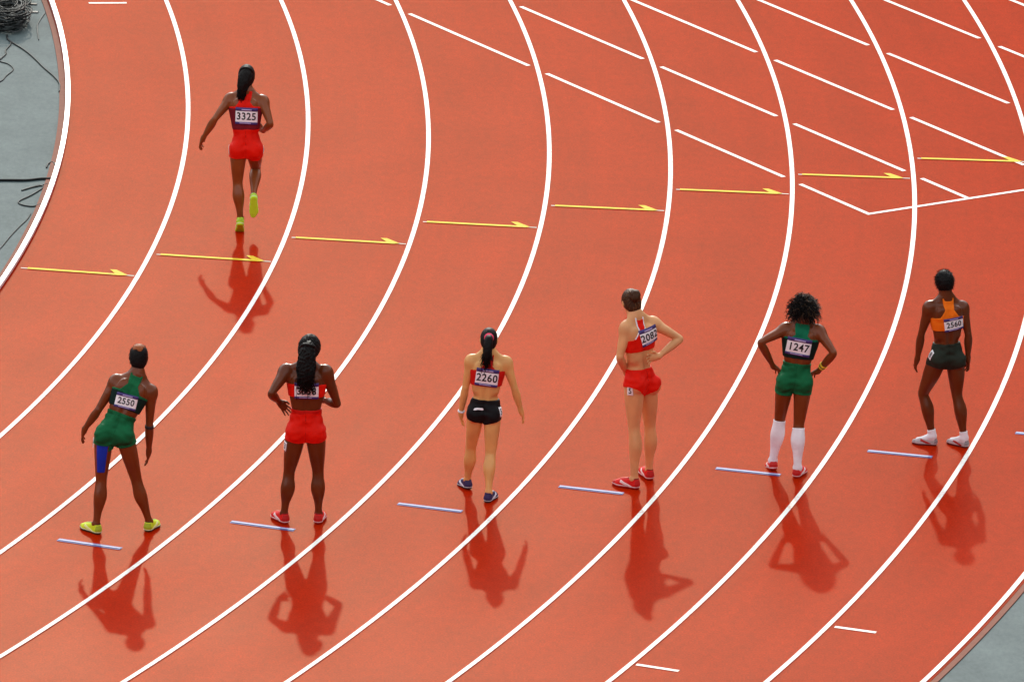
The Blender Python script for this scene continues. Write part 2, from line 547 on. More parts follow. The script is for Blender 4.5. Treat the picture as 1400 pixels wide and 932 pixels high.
def relax(V, Q, it=1, w=0.5):
    for _ in range(it):
        s = np.zeros_like(V); c = np.zeros(len(V))
        for i in range(4):
            a, b = Q[:, i], Q[:, (i + 1) % 4]
            np.add.at(s, a, V[b]); np.add.at(c, a, 1)
            np.add.at(s, b, V[a]); np.add.at(c, b, 1)
        V = V * (1 - w) + w * s / np.maximum(c, 1)[:, None]
    return V

def net_obj(name, F, lo, h, mat, parent, it=1):
    V, Q = surface(F, lo, h)
    if it:
        V = relax(V, Q, it)
    return mesh_obj(name, V, Q, mat, parent, True)

# ------------------------------------------------------------------ shoe meshes (local: x lateral, y to the toe, z up)
def shoe_parts():
    h = 0.005
    g = Grid((-0.075, -0.105, -0.01), (0.075, 0.22, 0.135), h)
    g.cone((0, -0.036, 0.046), (0, -0.030, 0.078), 0.036, 0.034, 0.015)
    g.cone((0, -0.036, 0.030), (0.003, 0.06, 0.030), 0.036, 0.037, 0.02)
    g.cone((0, -0.01, 0.07), (0.004, 0.085, 0.048), 0.033, 0.03, 0.02)
    g.cone((0.003, 0.06, 0.028), (0.006, 0.115, 0.024), 0.038, 0.040, 0.02)
    g.cone((0.006, 0.115, 0.024), (0.002, 0.162, 0.020), 0.040, 0.027, 0.02)
    X, Y, Z = g.axes()
    base = g.F.copy()
    upper = np.maximum(base, 0.014 - Z)
    hole = np.sqrt((X / 0.9) ** 2 + (Y + 0.016) ** 2) - 0.027
    upper = np.maximum(upper, -np.maximum(hole, 0.078 - Z))
    sole = np.maximum(np.maximum(base - 0.004, Z - 0.017), 0.001 - Z)
    side = np.maximum(base - 0.0025, np.maximum(np.abs((Z - 0.034) - 0.35 * (Y - 0.03)) - 0.013, np.abs(Y - 0.04) - 0.06))
    lace = np.maximum(base - 0.003, np.maximum(np.abs(X - 0.004) - 0.012, np.maximum(np.abs(Y - 0.075) - 0.04, 0.045 - Z)))
    collar = np.maximum(base - 0.002, np.maximum(np.abs(Z - 0.094) - 0.008, 0.024 - np.sqrt(X ** 2 + (Y + 0.022) ** 2)))
    midsole = np.maximum(np.maximum(base - 0.003, np.abs(Z - 0.021) - 0.0045), -0.2 - Y)
    heel = np.maximum(base - 0.003, np.maximum(Y + 0.048, np.abs(Z - 0.056) - 0.026))
    toe = np.maximum(base - 0.0022, np.maximum(0.150 - Y, 0.02 - Z))
    out = {}
    for nm, f in (('upper', upper), ('midsole', midsole), ('heel_tab', heel), ('toe_cap', toe), ('sole', sole), ('side_stripe', side), ('lacing', lace), ('collar', collar)):
        V, Q = surface(f, g.lo, h)
        out[nm] = (relax(V, Q, 1), Q)
    return out
SHOE = shoe_parts()

def add_shoe(parent, ankle, yaw, pitch, mirror, mats, S):
    """yaw: degrees to the left of +Y; pitch: toe-down degrees"""
    y, p = R(yaw), R(pitch)
    M = Matrix.Rotation(y, 3, 'Z') @ Matrix.Rotation(-p, 3, 'X')
    M = np.array(M)
    loc = np.asarray(ankle) - M @ np.array([0, -0.018 * S, min(0.088, 0.088 * S) if pitch > 3 else ankle[2] - 0.0005])
    def tr(V):
        V = V.copy() * S
        if mirror:
            V[:, 0] *= -1
        return V @ M.T + loc
    root = None
    for nm in ('upper', 'sole', 'midsole', 'side_stripe', 'lacing', 'collar', 'heel_tab', 'toe_cap'):
        V, Q = SHOE[nm]
        if mirror:
            Q = Q[:, ::-1]
        o = mesh_obj('shoe' if nm == 'upper' else nm, tr(V), Q, mats[nm], parent if nm == 'upper' else root, True)
        if nm == 'upper':
            root = o
    return M, loc

# ------------------------------------------------------------------ people
def skin_mat(name, c, rough=0.42):
    m = simple(name, c, rough, 0.28, 0.25, 7.0, 0.15, 40.0)
    return m

def text_mesh(s, size, bold=0.002):
    cu = bpy.data.curves.new('txt', 'FONT')
    cu.body = s; cu.size = size; cu.align_x = 'CENTER'; cu.align_y = 'CENTER'
    cu.offset = bold * size / 0.1; cu.resolution_u = 3
    cu.space_character = 1.08
    o = bpy.data.objects.new('txt', cu)
    col.objects.link(o)
    dg = bpy.context.evaluated_depsgraph_get()
    me = o.evaluated_get(dg).to_mesh()
    V = np.array([v.co[:] for v in me.vertices]); F = [tuple(p.vertices) for p in me.polygons]
    o.evaluated_get(dg).to_mesh_clear()
    bpy.data.objects.remove(o); bpy.data.curves.remove(cu)
    return V, F

class Patch:
    """a cloth or paper patch lying smoothly on the body: local (x, y) -> 3-D, fitted to the surface seen along -en"""
    def __init__(self, grid, O, ex, ey, en, w, h, off=0.006, extra=0.0):
        self.O, self.ex, self.ey, self.en = map(lambda v: np.asarray(v, float), (O, ex, ey, en))
        gx, gy = np.meshgrid(np.linspace(-w / 2, w / 2, 13), np.linspace(-h / 2, h / 2, 9))
        x, y = gx.ravel(), gy.ravel()
        P0 = self.O + x[:, None] * self.ex + y[:, None] * self.ey
        s = np.full(len(x), 0.22)
        hit = np.zeros(len(x), bool)
        for _ in range(110):
            d = grid.sample(P0 + s[:, None] * self.en) - extra
            hit |= d < 0.001
            s = np.where(hit, s, s - np.clip(d * 0.6, 0.0005, 0.02))
        hit &= s > -0.2
        if hit.sum() < 12:
            hit[:] = True; s[:] = 0.1
        B = lambda x, y: np.stack([np.ones_like(x), x, y, x * x, x * y, y * y, x ** 4], 1)
        self.B = B
        co, *_ = np.linalg.lstsq(B(x[hit], y[hit]), s[hit], rcond=None)
        self.co = co
        lift = np.percentile(s[hit] - B(x[hit], y[hit]) @ co, 92)
        self.off = max(0, lift) + off
    def at(self, x, y, dz=0.0):
        x, y = np.asarray(x, float), np.asarray(y, float)
        s = self.B(x, y) @ self.co + self.off + dz
        return self.O + x[:, None] * self.ex + y[:, None] * self.ey + s[:, None] * self.en
    def rect(self, name, x0, x1, y0, y1, dz, mat, parent, nx=12, ny=6, thick=0.0012):
        gx, gy = np.meshgrid(np.linspace(x0, x1, nx + 1), np.linspace(y0, y1, ny + 1))
        x, y = gx.ravel(), gy.ravel()
        T = self.at(x, y, dz); Bt = self.at(x, y, dz - thick)
        n = len(x); V = np.concatenate([T, Bt]); F = []
        W = nx + 1
        for j in range(ny):
            for i in range(nx):
                a = j * W + i
                F.append((a, a + 1, a + W + 1, a + W)); F.append((n + a, n + a + W, n + a + W + 1, n + a + 1))
        for i in range(nx):
            a = i; b = ny * W + i
            F += [(a, n + a, n + a + 1, a + 1), (b, b + 1, n + b + 1, n + b)]
        for j in range(ny):
            a = j * W; b = j * W + nx
            F += [(a, a + W, n + a + W, n + a), (b, n + b, n + b + W, b + W)]
        return mesh_obj(name, V, F, mat, parent, True)
    def text(self, name, s, size, x, y, dz, mat, parent, sx=1.0):
        V, F = text_mesh(s, size)
        return mesh_obj(name, self.at(V[:, 0] * sx + x, V[:, 1] + y, dz), F, mat, parent)

def hair_strands(name, roots, dirs, length, rad, curl, drop, mat, parent, seg=7, sides=3, curlr=0.008):
    paths, rads = [], []
    for r0, d in zip(roots, dirs):
        Ls = length * rng.uniform(0.55, 1.3)
        t = np.linspace(0, 1, seg)
        ph = rng.uniform(0, 6.28)
        a = nrm(np.cross(d, [0.3, 0.2, 1])); b = np.cross(d, a)
        P = r0 + np.outer(t * Ls, d) + np.outer(t * t * Ls * drop, [0, 0, -1])
        if curl:
            w = curlr * np.sin(np.pi * np.minimum(1, t * 1.5) / 2)
            P = P + np.outer(w * np.cos(ph + curl * t), a) + np.outer(w * np.sin(ph + curl * t), b)
        paths.append(P); rads.append(rad * (1 - 0.6 * t))
    V, F = tube_mesh(paths, rads, sides)
    return tag(mesh_obj(name, V, F, mat, parent, True), kind='stuff')

M_navy = simple('bib_navy_band', (0.045, 0.03, 0.16), 0.55, 0.4, 0.1)
M_bib = simple('bib_white_paper', (0.84, 0.84, 0.86), 0.6, 0.2, 0.04, 30, 0.15, 25)
M_ink = simple('black_print', (0.012, 0.012, 0.014), 0.6, 0.3, 0.1)
M_lilac = simple('lilac_print', (0.42, 0.36, 0.62), 0.6, 0.3, 0.1)
M_eye = simple('eye_white', (0.7, 0.68, 0.64), 0.25, 0.5, 0.05)
M_hair = simple('black_hair', (0.006, 0.005, 0.0045), 0.5, 0.12, 0.3, 60, 0.4, 120)
H = 0.0057

def make_person(J, sp):
    S = sp['S']; m = sp.get('m', 1.0)
    sp['bottom_rgb'] = CLOTH_RGB[sp['bottom_mat'].name]
    j = {k: np.array(v, float) for k, v in J.items() if k != 'base'}
    root = bpy.data.objects.new('person', None)
    col.objects.link(root)
    root.empty_display_size = 0.2
    root.location = (J['base'][0], J['base'][1], 0)
    tag(root, sp['label'], 'person', 'female athletes on the track lanes')
    allp = np.array(list(j.values()))
    lo, hi = allp.min(0) - 0.19, allp.max(0) + 0.19
    lo[2] = -0.03
    core = Grid(lo, hi, H); arms = Grid(lo, hi, H)
    mid = (j['hpL'] + j['hpR']) / 2
    nk = j['nk']
    up = nrm(nk - mid); SL = np.linalg.norm(nk - mid)
    rp = j['hpR'] - j['hpL']; rp = nrm(rp - up * (rp @ up))
    rc = j['shR'] - j['shL']; rc = nrm(rc - up * (rc @ up))
    fp, fc = nrm(np.cross(up, rp)), nrm(np.cross(up, rc))
    # --- trunk as a lofted section along the spine
    T = np.array([-0.16, -0.06, 0.0, 0.12, 0.30, 0.48, 0.64, 0.78, 0.87, 0.95, 1.03])
    A = np.array([0.050, 0.115, 0.138, 0.136, 0.115, 0.126, 0.140, 0.148, 0.128, 0.085, 0.052]) * S * sp.get('wide', 1.0)
    B = np.array([0.050, 0.085, 0.100, 0.096, 0.080, 0.090, 0.102, 0.097, 0.082, 0.064, 0.052]) * S
    OFF = np.array([0, 0, 0, 0.004, 0.018, 0.008, -0.004, -0.008, -0.010, -0.008, 0.0]) * S
    smid = (j['shL'] + j['shR']) / 2
    def torso_uv(X, Y, Z):
        x, y, z = X - mid[0], Y - mid[1], Z - mid[2]
        t = (x * up[0] + y * up[1] + z * up[2]) / SL
        w = np.clip(t, 0, 1)
        w = w * w * (3 - 2 * w)
        r_ = [rp[i] * (1 - w) + rc[i] * w for i in range(3)]
        f_ = [fp[i] * (1 - w) + fc[i] * w for i in range(3)]
        u_ = x * r_[0] + y * r_[1] + z * r_[2]
        v_ = x * f_[0] + y * f_[1] + z * f_[2]
        return t, u_, v_
    def trunk(X, Y, Z):
        t, u_, v_ = torso_uv(X, Y, Z)
        a = np.interp(t, T, A); b = np.interp(t, T, B); v2 = v_ - np.interp(t, T, OFF)
        q = (np.abs(u_ / a) ** 2.4 + np.abs(v2 / b) ** 2.4) ** (1 / 2.4)
        d = (q - 1) * np.minimum(a, b) * 0.9
        return np.maximum(d, np.maximum(T[0] - t, t - T[-1]) * SL)
    e = np.array([0.2, 0.2, 0.2])
    core.add(np.minimum(mid, nk) - e, np.maximum(mid, nk) + e, trunk, 0.02)
    def tp(t, u_, v_):
        w = min(max(t, 0), 1); w = w * w * (3 - 2 * w)
        return mid + up * (t * SL) + (rp * (1 - w) + rc * w) * u_ * S + (fp * (1 - w) + fc * w) * v_ * S
    hd = j['hd']; S0 = S; S = S * sp.get('head', 1.03)
    hup = nrm(hd - nk)
    face = nrm(sp.get('face', (0, 1, 0)))
    hup = nrm(hup * 0.6 + np.array([0, 0, 1]) * 0.5)
    face = nrm(face - hup * (face @ hup) - hup * sp.get('nod', 0.25))
    hup = nrm(hup - face * (hup @ face))
    hr = nrm(np.cross(face, hup))
    HM = np.array([hr, face, hup])
    # neck, trapezius, shoulders
    S, SH = S0, S
    skull_base = hd - hup * 0.06 * S - face * 0.02 * S
    core.cone(nk - up * 0.03, skull_base, 0.054 * S, 0.050 * S, 0.03)
    for s, sg in (('L', -1), ('R', 1)):
        sh = j['sh' + s]
        core.cone(nk + up * 0.045 * S, sh + up * 0.010, 0.043 * S, 0.033 * S, 0.05)
        core.cone(tp(0.80, sg * 0.06, -0.02), sh - up * 0.01, 0.060 * S, 0.042 * S, 0.04)
        core.ell(tp(0.80, sg * 0.080, -0.084), (0.046 * S, 0.024 * S, 0.066 * S), np.array([rc, fc, up]), 0.02)     # shoulder blade
        core.cone(tp(0.72, sg * 0.105, -0.02), tp(0.42, sg * 0.075, -0.03), 0.050 * S, 0.045 * S, 0.04)             # lats
        core.cone(tp(0.15, sg * 0.032, -0.058), tp(0.60, sg * 0.034, -0.066), 0.026 * S, 0.026 * S, 0.03)           # back muscles
        core.ell(tp(0.70, sg * 0.068, 0.085), (0.055 * S, 0.04 * S, 0.05 * S), np.array([rc, fc, up]), 0.03)
        core.ell(sh, (0.054 * S * m, 0.054 * S * m, 0.060 * S * m), None, 0.025)                                     # deltoid
    core.cone(tp(0.10, 0, -0.108), tp(0.84, 0, -0.116), 0.014 * S, 0.014 * S, 0.03, cut=True)                      # spine furrow
    # head
    S = SH
    core.ell(hd + hup * 0.016 * S, (0.071 * S, 0.092 * S, 0.090 * S), HM, 0.02)
    core.ell(hd + face * 0.030 * S - hup * 0.048 * S, (0.055 * S, 0.060 * S, 0.066 * S), HM, 0.03)
    core.cone(hd + face * 0.092 * S + hup * 0.008 * S, hd + face * 0.108 * S - hup * 0.026 * S, 0.008 * S, 0.013 * S, 0.012)   # nose
    core.cone(hd + face * 0.088 * S - hup * 0.058 * S - hr * 0.016, hd + face * 0.088 * S - hup * 0.058 * S + hr * 0.016, 0.008 * S, 0.008 * S, 0.01)
    core.ell(hd + face * 0.075 * S - hup * 0.098 * S, (0.022 * S, 0.02 * S, 0.018 * S), HM, 0.02)                   # chin
    for sg in (-1, 1):
        core.ell(hd + face * 0.092 * S + hup * 0.006 * S + hr * sg * 0.030 * S, (0.015, 0.010, 0.010), HM, 0.01, cut=True)
        core.ell(hd + hr * sg * 0.076 * S - face * 0.008 * S - hup * 0.008 * S, (0.009, 0.020 * S, 0.030 * S), HM, 0.008)    # ear
    S = S0
    # legs
    leg = {}
    for s, sg in (('L', -1), ('R', 1)):
        hp, kn, an = j['hp' + s], j['kn' + s], j['an' + s]
        ax = nrm(kn - hp); TL = np.linalg.norm(kn - hp)
        yaw = R(sp['foot' + s][0]); pit = R(sp['foot' + s][1])
        ft = np.array([-math.sin(yaw), math.cos(yaw), 0])
        fr = fp * 0.6 + ft * 0.4
        fr = nrm(fr - ax * (fr @ ax)); sd = nrm(np.cross(ax, fr)) * 1.0
        out = rp * sg
        ax2 = nrm(an - kn); CL = np.linalg.norm(an - kn)
        f2 = fp * 0.4 + ft * 0.6
        f2 = nrm(f2 - ax2 * (f2 @ ax2)); s2 = nrm(np.cross(ax2, f2))
        at_ = lambda t, bk, sd_=0.0: kn + ax2 * t * CL - f2 * bk * S + s2 * sd_ * S
        th_ = lambda t, bk, sd_=0.0: hp + ax * t * TL - fr * bk * S + sd * sd_ * S
        # one run from hip to ankle, then muscle bellies on it
        core.chain([th_(0, 0), th_(0.3, 0), th_(0.65, 0.0), th_(0.9, 0.0), at_(0.02, 0.002), at_(0.16, 0.006), at_(0.34, 0.010), at_(0.52, 0.009), at_(0.70, 0.006), at_(0.86, 0.004), at_(1.0, 0.003)],
                   np.array([0.076 * m, 0.073 * m, 0.059 * m, 0.050, 0.047, 0.048, 0.051 * m, 0.047 * m, 0.038, 0.032, 0.030]) * S, 0.03, 3)
        core.chain([th_(0.06, -0.022), th_(0.35, -0.022), th_(0.75, -0.012), th_(0.9, -0.01)], np.array([0.062 * m, 0.062 * m, 0.048, 0.036]) * S, 0.025, 3)
        core.cone(th_(0.10, 0) - out * 0.018, th_(0.50, 0) - out * 0.008, 0.054 * S * m, 0.046 * S, 0.03)
        for q in (-1, 1):
            core.chain([th_(0.10, 0.030, q * 0.018), th_(0.34, 0.036, q * 0.021), th_(0.58, 0.031, q * 0.021), th_(0.82, 0.020, q * 0.024), at_(0.04, 0.012, q * 0.026)],
                       np.array([0.040 * m, 0.042 * m, 0.037 * m, 0.026, 0.018]) * S, 0.02, 3)                     # hamstrings and their tendons
            te = 0.60 if q < 0 else 0.66
            core.chain([at_(0.0, 0.012, q * 0.014), at_(0.14, 0.022, q * 0.019), at_(0.30, 0.030, q * 0.023), at_(0.44, 0.030, q * 0.020), at_(te, 0.018, q * 0.008)],
                       np.array([0.022, 0.029, 0.034 * m, 0.032 * m, 0.020]) * S, 0.02, 3)                          # calf heads
        core.ell(hp + out * 0.008 - fp * 0.062 * S - up * 0.004, (0.068 * S, 0.066 * S, 0.080 * S), np.array([rp, fp, up]), 0.025)   # glutes
        core.ell(kn + fr * 0.030, (0.026 * S, 0.020 * S, 0.034 * S), np.array([sd, fr, -ax]), 0.02)
        core.cone(at_(0.6, 0.022), at_(1.0, 0.028), 0.018 * S, 0.012 * S, 0.02)
        for q in (-1, 1):
            core.ell(an + s2 * q * 0.022 * S, (0.014, 0.014, 0.016), None, 0.015)
        # foot inside the shoe
        M = np.array(Matrix.Rotation(yaw, 3, 'Z') @ Matrix.Rotation(-pit, 3, 'X'))
        fl = lambda x, y, z: an + M @ (np.array([x, y + 0.018, z - 0.088]) * S * sp.get('shoe_scale', 1.0))
        core.cone(an, fl(0, -0.03, 0.036), 0.028 * S, 0.026 * S, 0.015)
        core.cone(an, fl(0, 0.10, 0.034), 0.030 * S, 0.020 * S, 0.02)
        core.cone(fl(0, -0.03, 0.036), fl(0, 0.13, 0.034), 0.022 * S, 0.018 * S, 0.02)
        leg[s] = dict(hp=hp, ax=ax, L=TL, kn=kn, ax2=ax2, L2=CL, an=an, fr=fr, sd=sd, out=out, f2=f2, s2=s2)
        add_shoe(root, an, sp['foot' + s][0], sp['foot' + s][1], s == 'L', sp['shoe'], S * sp.get('shoe_scale', 1.0))
    core.cone(tp(-0.22, 0, -0.135), tp(0.08, 0, -0.132), 0.022 * S, 0.010 * S, 0.025, cut=True)      # cleft between the glutes
    # arms and hands
    arm = {}
    for s, sg in (('L', -1), ('R', 1)):
        sh, el, wr, tpx = j['sh' + s], j['el' + s], j['wr' + s], j['tp' + s]
        ua = nrm(el - sh); UL = np.linalg.norm(el - sh); fa = nrm(wr - el); FL = np.linalg.norm(wr - el)
        perp = fc - ua * (fc @ ua); perp = nrm(perp)
        au_ = lambda t, f: sh + ua * t * UL + perp * f * S
        fo_ = lambda t: el + fa * t * FL
        arms.chain([au_(0, 0), au_(0.2, 0), au_(0.5, 0), au_(0.85, 0), fo_(0.03), fo_(0.24), fo_(0.55), fo_(0.85), fo_(1.0)],
                   np.array([0.044 * m, 0.044 * m, 0.041 * m, 0.035, 0.034, 0.038 * m, 0.033 * m, 0.025, 0.024]) * S, 0.02, 3)
        arms.chain([au_(0.22, 0.010), au_(0.5, 0.014), au_(0.85, 0.008)], np.array([0.032 * m, 0.034 * m, 0.022]) * S, 0.016, 3)
        arms.chain([au_(0.15, -0.012), au_(0.42, -0.018), au_(0.8, -0.010)], np.array([0.034 * m, 0.036 * m, 0.022]) * S, 0.016, 3)
        arms.chain([au_(-0.06, 0), au_(0.14, 0), au_(0.36, 0)], np.array([0.046 * m, 0.052 * m, 0.034]) * S, 0.018, 3)      # deltoid
        arms.ell(el - ua * 0.004 - perp * 0.012, (0.022 * S,) * 3, None, 0.012)
        # hand
        hv = nrm(tpx - wr)
        th = np.array(sp.get('thumb' + s, fc), float); th = nrm(th - hv * (th @ hv))
        n_ = np.cross(hv, th) * (1 if s == 'L' else -1)
        HS = S * 0.98
        c = wr + hv * 0.045 * HS
        arms.ell(c, (0.037 * HS, 0.052 * HS, 0.017 * HS), np.array([th, hv, n_]), 0.015)
        arms.cone(wr, wr + hv * 0.03 * HS, 0.023 * S, 0.022 * S, 0.02)
        curl = sp.get('curl' + s, 0.35)
        for fi, (lat, Lf) in enumerate(((0.031, 0.070), (0.0105, 0.078), (-0.0105, 0.072), (-0.031, 0.056))):
            b0 = wr + hv * (0.082 - 0.003 * abs(fi - 1)) * HS + th * lat * HS
            d0 = nrm(hv + th * lat * sp.get('spread', 10.0) + n_ * curl * 0.5)
            b1 = b0 + d0 * Lf * 0.5 * HS
            d1 = nrm(d0 + n_ * curl * 1.6)
            b2 = b1 + d1 * Lf * 0.5 * HS
            arms.cone(b0 - d0 * 0.02, b1, 0.0090 * HS, 0.0084 * HS, 0.003)
            arms.cone(b1, b2, 0.0086 * HS, 0.0075 * HS, 0.004)
        t0 = wr + hv * 0.022 * HS + th * 0.026 * HS
        t1 = t0 + nrm(hv * 0.6 + th * 0.7 + n_ * 0.25) * 0.038 * HS
        t2 = t1 + nrm(hv * 0.95 + th * 0.2 + n_ * 0.3) * 0.032 * HS
        arms.cone(t0, t1, 0.014 * HS, 0.011 * HS, 0.012)
        arms.cone(t1, t2, 0.011 * HS, 0.009 * HS, 0.006)
        arm[s] = dict(el=el, fa=fa, L=FL, sh=sh, ua=ua, UL=UL)
    a, b = core.F, arms.F
    k = 0.03 * np.clip(1.0, 0, 1)
    # blend arms into the trunk only near the shoulders, elsewhere a plain union so hands stay separate
    X, Y, Z = core.axes()
    near = np.full(core.n, 9.0, np.float32)
    for s in 'LR':
        sh = j['sh' + s]
        near = np.minimum(near, np.sqrt((X - sh[0]) ** 2 + (Y - sh[1]) ** 2 + (Z - sh[2]) ** 2))
    kk = np.clip(0.034 * (1 - (near - 0.07) / 0.10), 0.003, 0.034)
    hh = np.maximum(kk - np.abs(a - b), 0) / kk
    body = np.minimum(a, b) - hh * hh * kk * 0.25
    body_o = net_obj('body', body, lo, H, sp['skin'], root, 2)
    del near, kk, hh
    # eyes
    for sg in (-1, 1):
        ge = Grid(hd - 0.13, hd + 0.13, 0.004)
        ge.ell(hd + face * 0.082 * S + hup * 0.006 * S + hr * sg * 0.030 * S, (0.012, 0.011, 0.011), HM, 0.001)
        net_obj('eye', ge.F, ge.lo, ge.h, M_eye, root)
    # --- clothing: shells over the trunk and legs
    FULL = (core.F, lo, X, Y, Z)
    kz0 = max(0, int((mid[2] - 0.45 - lo[2]) / H)); kz1 = int((nk[2] + 0.16 - lo[2]) / H)
    class C_: pass
    bodyF = C_(); bodyF.F = core.F[:, :, kz0:kz1]
    Z = Z[:, :, kz0:kz1]
    lo = np.array([lo[0], lo[1], lo[2] + kz0 * H])
    tt, uu, vv = torso_uv(X, Y, Z)
    def leg_t(s):
        g_ = leg[s]
        return ((X - g_['hp'][0]) * g_['ax'][0] + (Y - g_['hp'][1]) * g_['ax'][1] + (Z - g_['hp'][2]) * g_['ax'][2]) / g_['L']
    def shank_t(s):
        g_ = leg[s]
        return ((X - g_['kn'][0]) * g_['ax2'][0] + (Y - g_['kn'][1]) * g_['ax2'][1] + (Z - g_['kn'][2]) * g_['ax2'][2]) / g_['L2']
    def side_dist(s):
        g_ = leg[s]; o = leg['R' if s == 'L' else 'L']
        # signed: negative on this leg's side of the plane half way between the legs
        ca, cb = (g_['hp'] + g_['kn'] + g_['an']) / 3, (o['hp'] + o['kn'] + o['an']) / 3
        n_ = nrm(cb - ca); c = (ca + cb) / 2
        return (X - c[0]) * n_[0] + (Y - c[1]) * n_[1] + (Z - c[2]) * n_[2]
    waist = sp['waist']
    if sp['bottom'] == 'shorts':
        lt = np.where(uu < 0, (leg_t('L') - sp['hem']) * leg['L']['L'], (leg_t('R') - sp['hem']) * leg['R']['L'])
        reg = np.maximum((tt - waist) * SL, np.maximum(lt, (-0.5 - tt) * SL))
    else:
        hgt = tt * SL
        reg = np.maximum((tt - waist) * SL, (-0.105 * S + sp.get('slope', 0.45) * np.maximum(np.abs(uu) - 0.02, 0)) - hgt)
    ph = rng.uniform(0, 6, 6)
    hz = tt * SL
    fold = np.sin(58 * hz + 2.2 * np.sin(22 * uu + ph[0]) + ph[1]) * np.sin(26 * uu + 2.0 * np.sin(17 * hz + ph[2])) + 0.7 * np.sin(95 * hz + 30 * np.abs(uu) + ph[3]) * np.sin(13 * uu + ph[4])
    shf = np.maximum(bodyF.F - 0.0075 - 0.0030 * fold, reg)
    short_o = net_obj('shorts' if sp['bottom'] == 'shorts' else 'briefs', shf, lo, H, sp['bottom_mat'], root, 1)
    seam_m = simple(sp['bottom_mat'].name + '_seam', [0.45 * x for x in sp['bottom_rgb']], 0.7, 0.1, 0.1)
    if sp['bottom'] == 'shorts':
        hemf = np.maximum(bodyF.F - 0.0105 - 0.0030 * fold, np.maximum(lt, -0.014 - lt))
        for sg in (-1, 1):
            net_obj('hem', np.maximum(hemf, np.maximum(0.004 - sg * uu, (tt - waist) * SL)), lo, H, sp['bottom_mat'], short_o, 1)
    sm_ = np.maximum(np.abs(uu) - 0.0032, np.maximum((tt - waist + 0.03) * SL, np.maximum((-0.17 - tt) * SL, vv + 0.02)))
    net_obj('centre_seam', np.maximum(bodyF.F - 0.0100 - 0.0030 * fold, np.maximum(sm_, reg)), lo, H, seam_m, short_o, 1)
    if sp.get('band'):
        net_obj('waistband', np.maximum(bodyF.F - 0.0095, np.maximum((tt - waist - 0.004) * SL, (waist - 0.062 - tt) * SL)), lo, H, sp['band'], short_o, 1)
    # top with racer back
    back = vv < 0
    hem = sp['top_hem']
    wb = np.interp(tt, [0.0, sp['arm_t'], sp['arm_t'] + 0.045, 0.86, 0.94, 1.1], [0.4, 0.4, 0.092 * S, sp['strap'] * S, sp['strap'] * 1.15 * S, sp['strap'] * 1.25 * S])
    wf = np.interp(tt, [0.0, 0.74, 0.80, 0.9, 1.1], [0.4, 0.4, 0.11 * S, 0.08 * S, 0.085 * S])
    ub = np.interp(tt, [0.0, sp['neck_t'], sp['neck_t'] + 0.05, 1.2], [-1, -1, 0.038 * S, 0.06 * S])
    uf = np.interp(tt, [0.0, 0.84, 0.89, 1.2], [-1, -1, 0.045 * S, 0.06 * S])
    w_ = np.where(back, wb, wf); n_ = np.where(back, ub, uf)
    au = np.abs(uu)
    reg = np.maximum(np.maximum((hem - tt) * SL, (tt - 1.05) * SL), np.maximum(au - w_, n_ - au))
    top = np.maximum(bodyF.F - 0.0065 - 0.0012 * fold, reg)
    neckcut = (X - hd[0]) * hup[0] + (Y - hd[1]) * hup[1] + (Z - hd[2]) * hup[2] + 0.10 * S
    top = np.maximum(top, np.maximum(neckcut, 0.125 * S - np.sqrt((X - hd[0]) ** 2 + (Y - hd[1]) ** 2 + (Z - hd[2]) ** 2)))
    top_o = net_obj('top', top, lo, H, sp['top_mat'], root, 1)
    if sp.get('panel'):
        pr = np.maximum(np.maximum((hem - 0.004 - tt) * SL, (tt - sp['arm_t'] - 0.01) * SL), -0.055 * S - vv * 0)
        pu = sp.get('panel_u', 0.0) * S
        net_obj('lower_panel', np.maximum(bodyF.F - 0.0085, np.maximum(pr, pu - au)), lo, H, sp['panel'], top_o, 1)
    if sp.get('trim'):
        tr_ = np.maximum(bodyF.F - 0.0085, np.maximum(np.maximum((hem - tt) * SL, (tt - 1.05) * SL), np.abs(au - w_ + 0.006) - 0.006))
        tr_ = np.maximum(tr_, np.maximum(np.where(back, -1.0, 1.0), neckcut))
        tr_ = np.maximum(tr_, (sp['arm_t'] - 0.01 - tt) * SL)
        net_obj('piping', tr_, lo, H, sp['trim'], top_o, 1)
    # socks, tape, bands
    for s, t0, t1, u0, u1, mat in sp.get('tape', ()):
        g_ = leg[s]; lt = leg_t(s)
        q = (X - g_['hp'][0]) * g_['out'][0] + (Y - g_['hp'][1]) * g_['out'][1] + (Z - g_['hp'][2]) * g_['out'][2]
        q = q - lt * g_['L'] * float(g_['ax'] @ g_['out'])
        bk = (X - g_['hp'][0]) * g_['fr'][0] + (Y - g_['hp'][1]) * g_['fr'][1] + (Z - g_['hp'][2]) * g_['fr'][2]
        cw = (u1 - u0) / 2 * np.interp(lt, [t0, t1], [1.0, 0.62])
        reg = np.maximum(np.maximum((t0 - lt) * g_['L'], (lt - t1) * g_['L']), np.maximum(np.abs(q - (u0 + u1) / 2) - cw, bk + 0.01))
        net_obj('thigh_tape', np.maximum(bodyF.F - 0.005, np.maximum(reg, side_dist(s))), lo, H, mat, root, 1)
    kk1 = int((max(j['knL'][2], j['knR'][2]) + 0.1 - FULL[1][2]) / H)
    legF, lo, Z = FULL[0][:, :, :kk1], FULL[1], FULL[4][:, :, :kk1]
    for s, t0, t1, mat, nm in sp.get('socks', ()):
        st = shank_t(s)
        reg = np.maximum(np.maximum((t0 - st) * leg[s]['L2'], (st - t1) * leg[s]['L2']), side_dist(s))
        net_obj(nm, np.maximum(legF - 0.006, reg), lo, H, mat, root, 1)
    lo, Z = FULL[1], FULL[4]
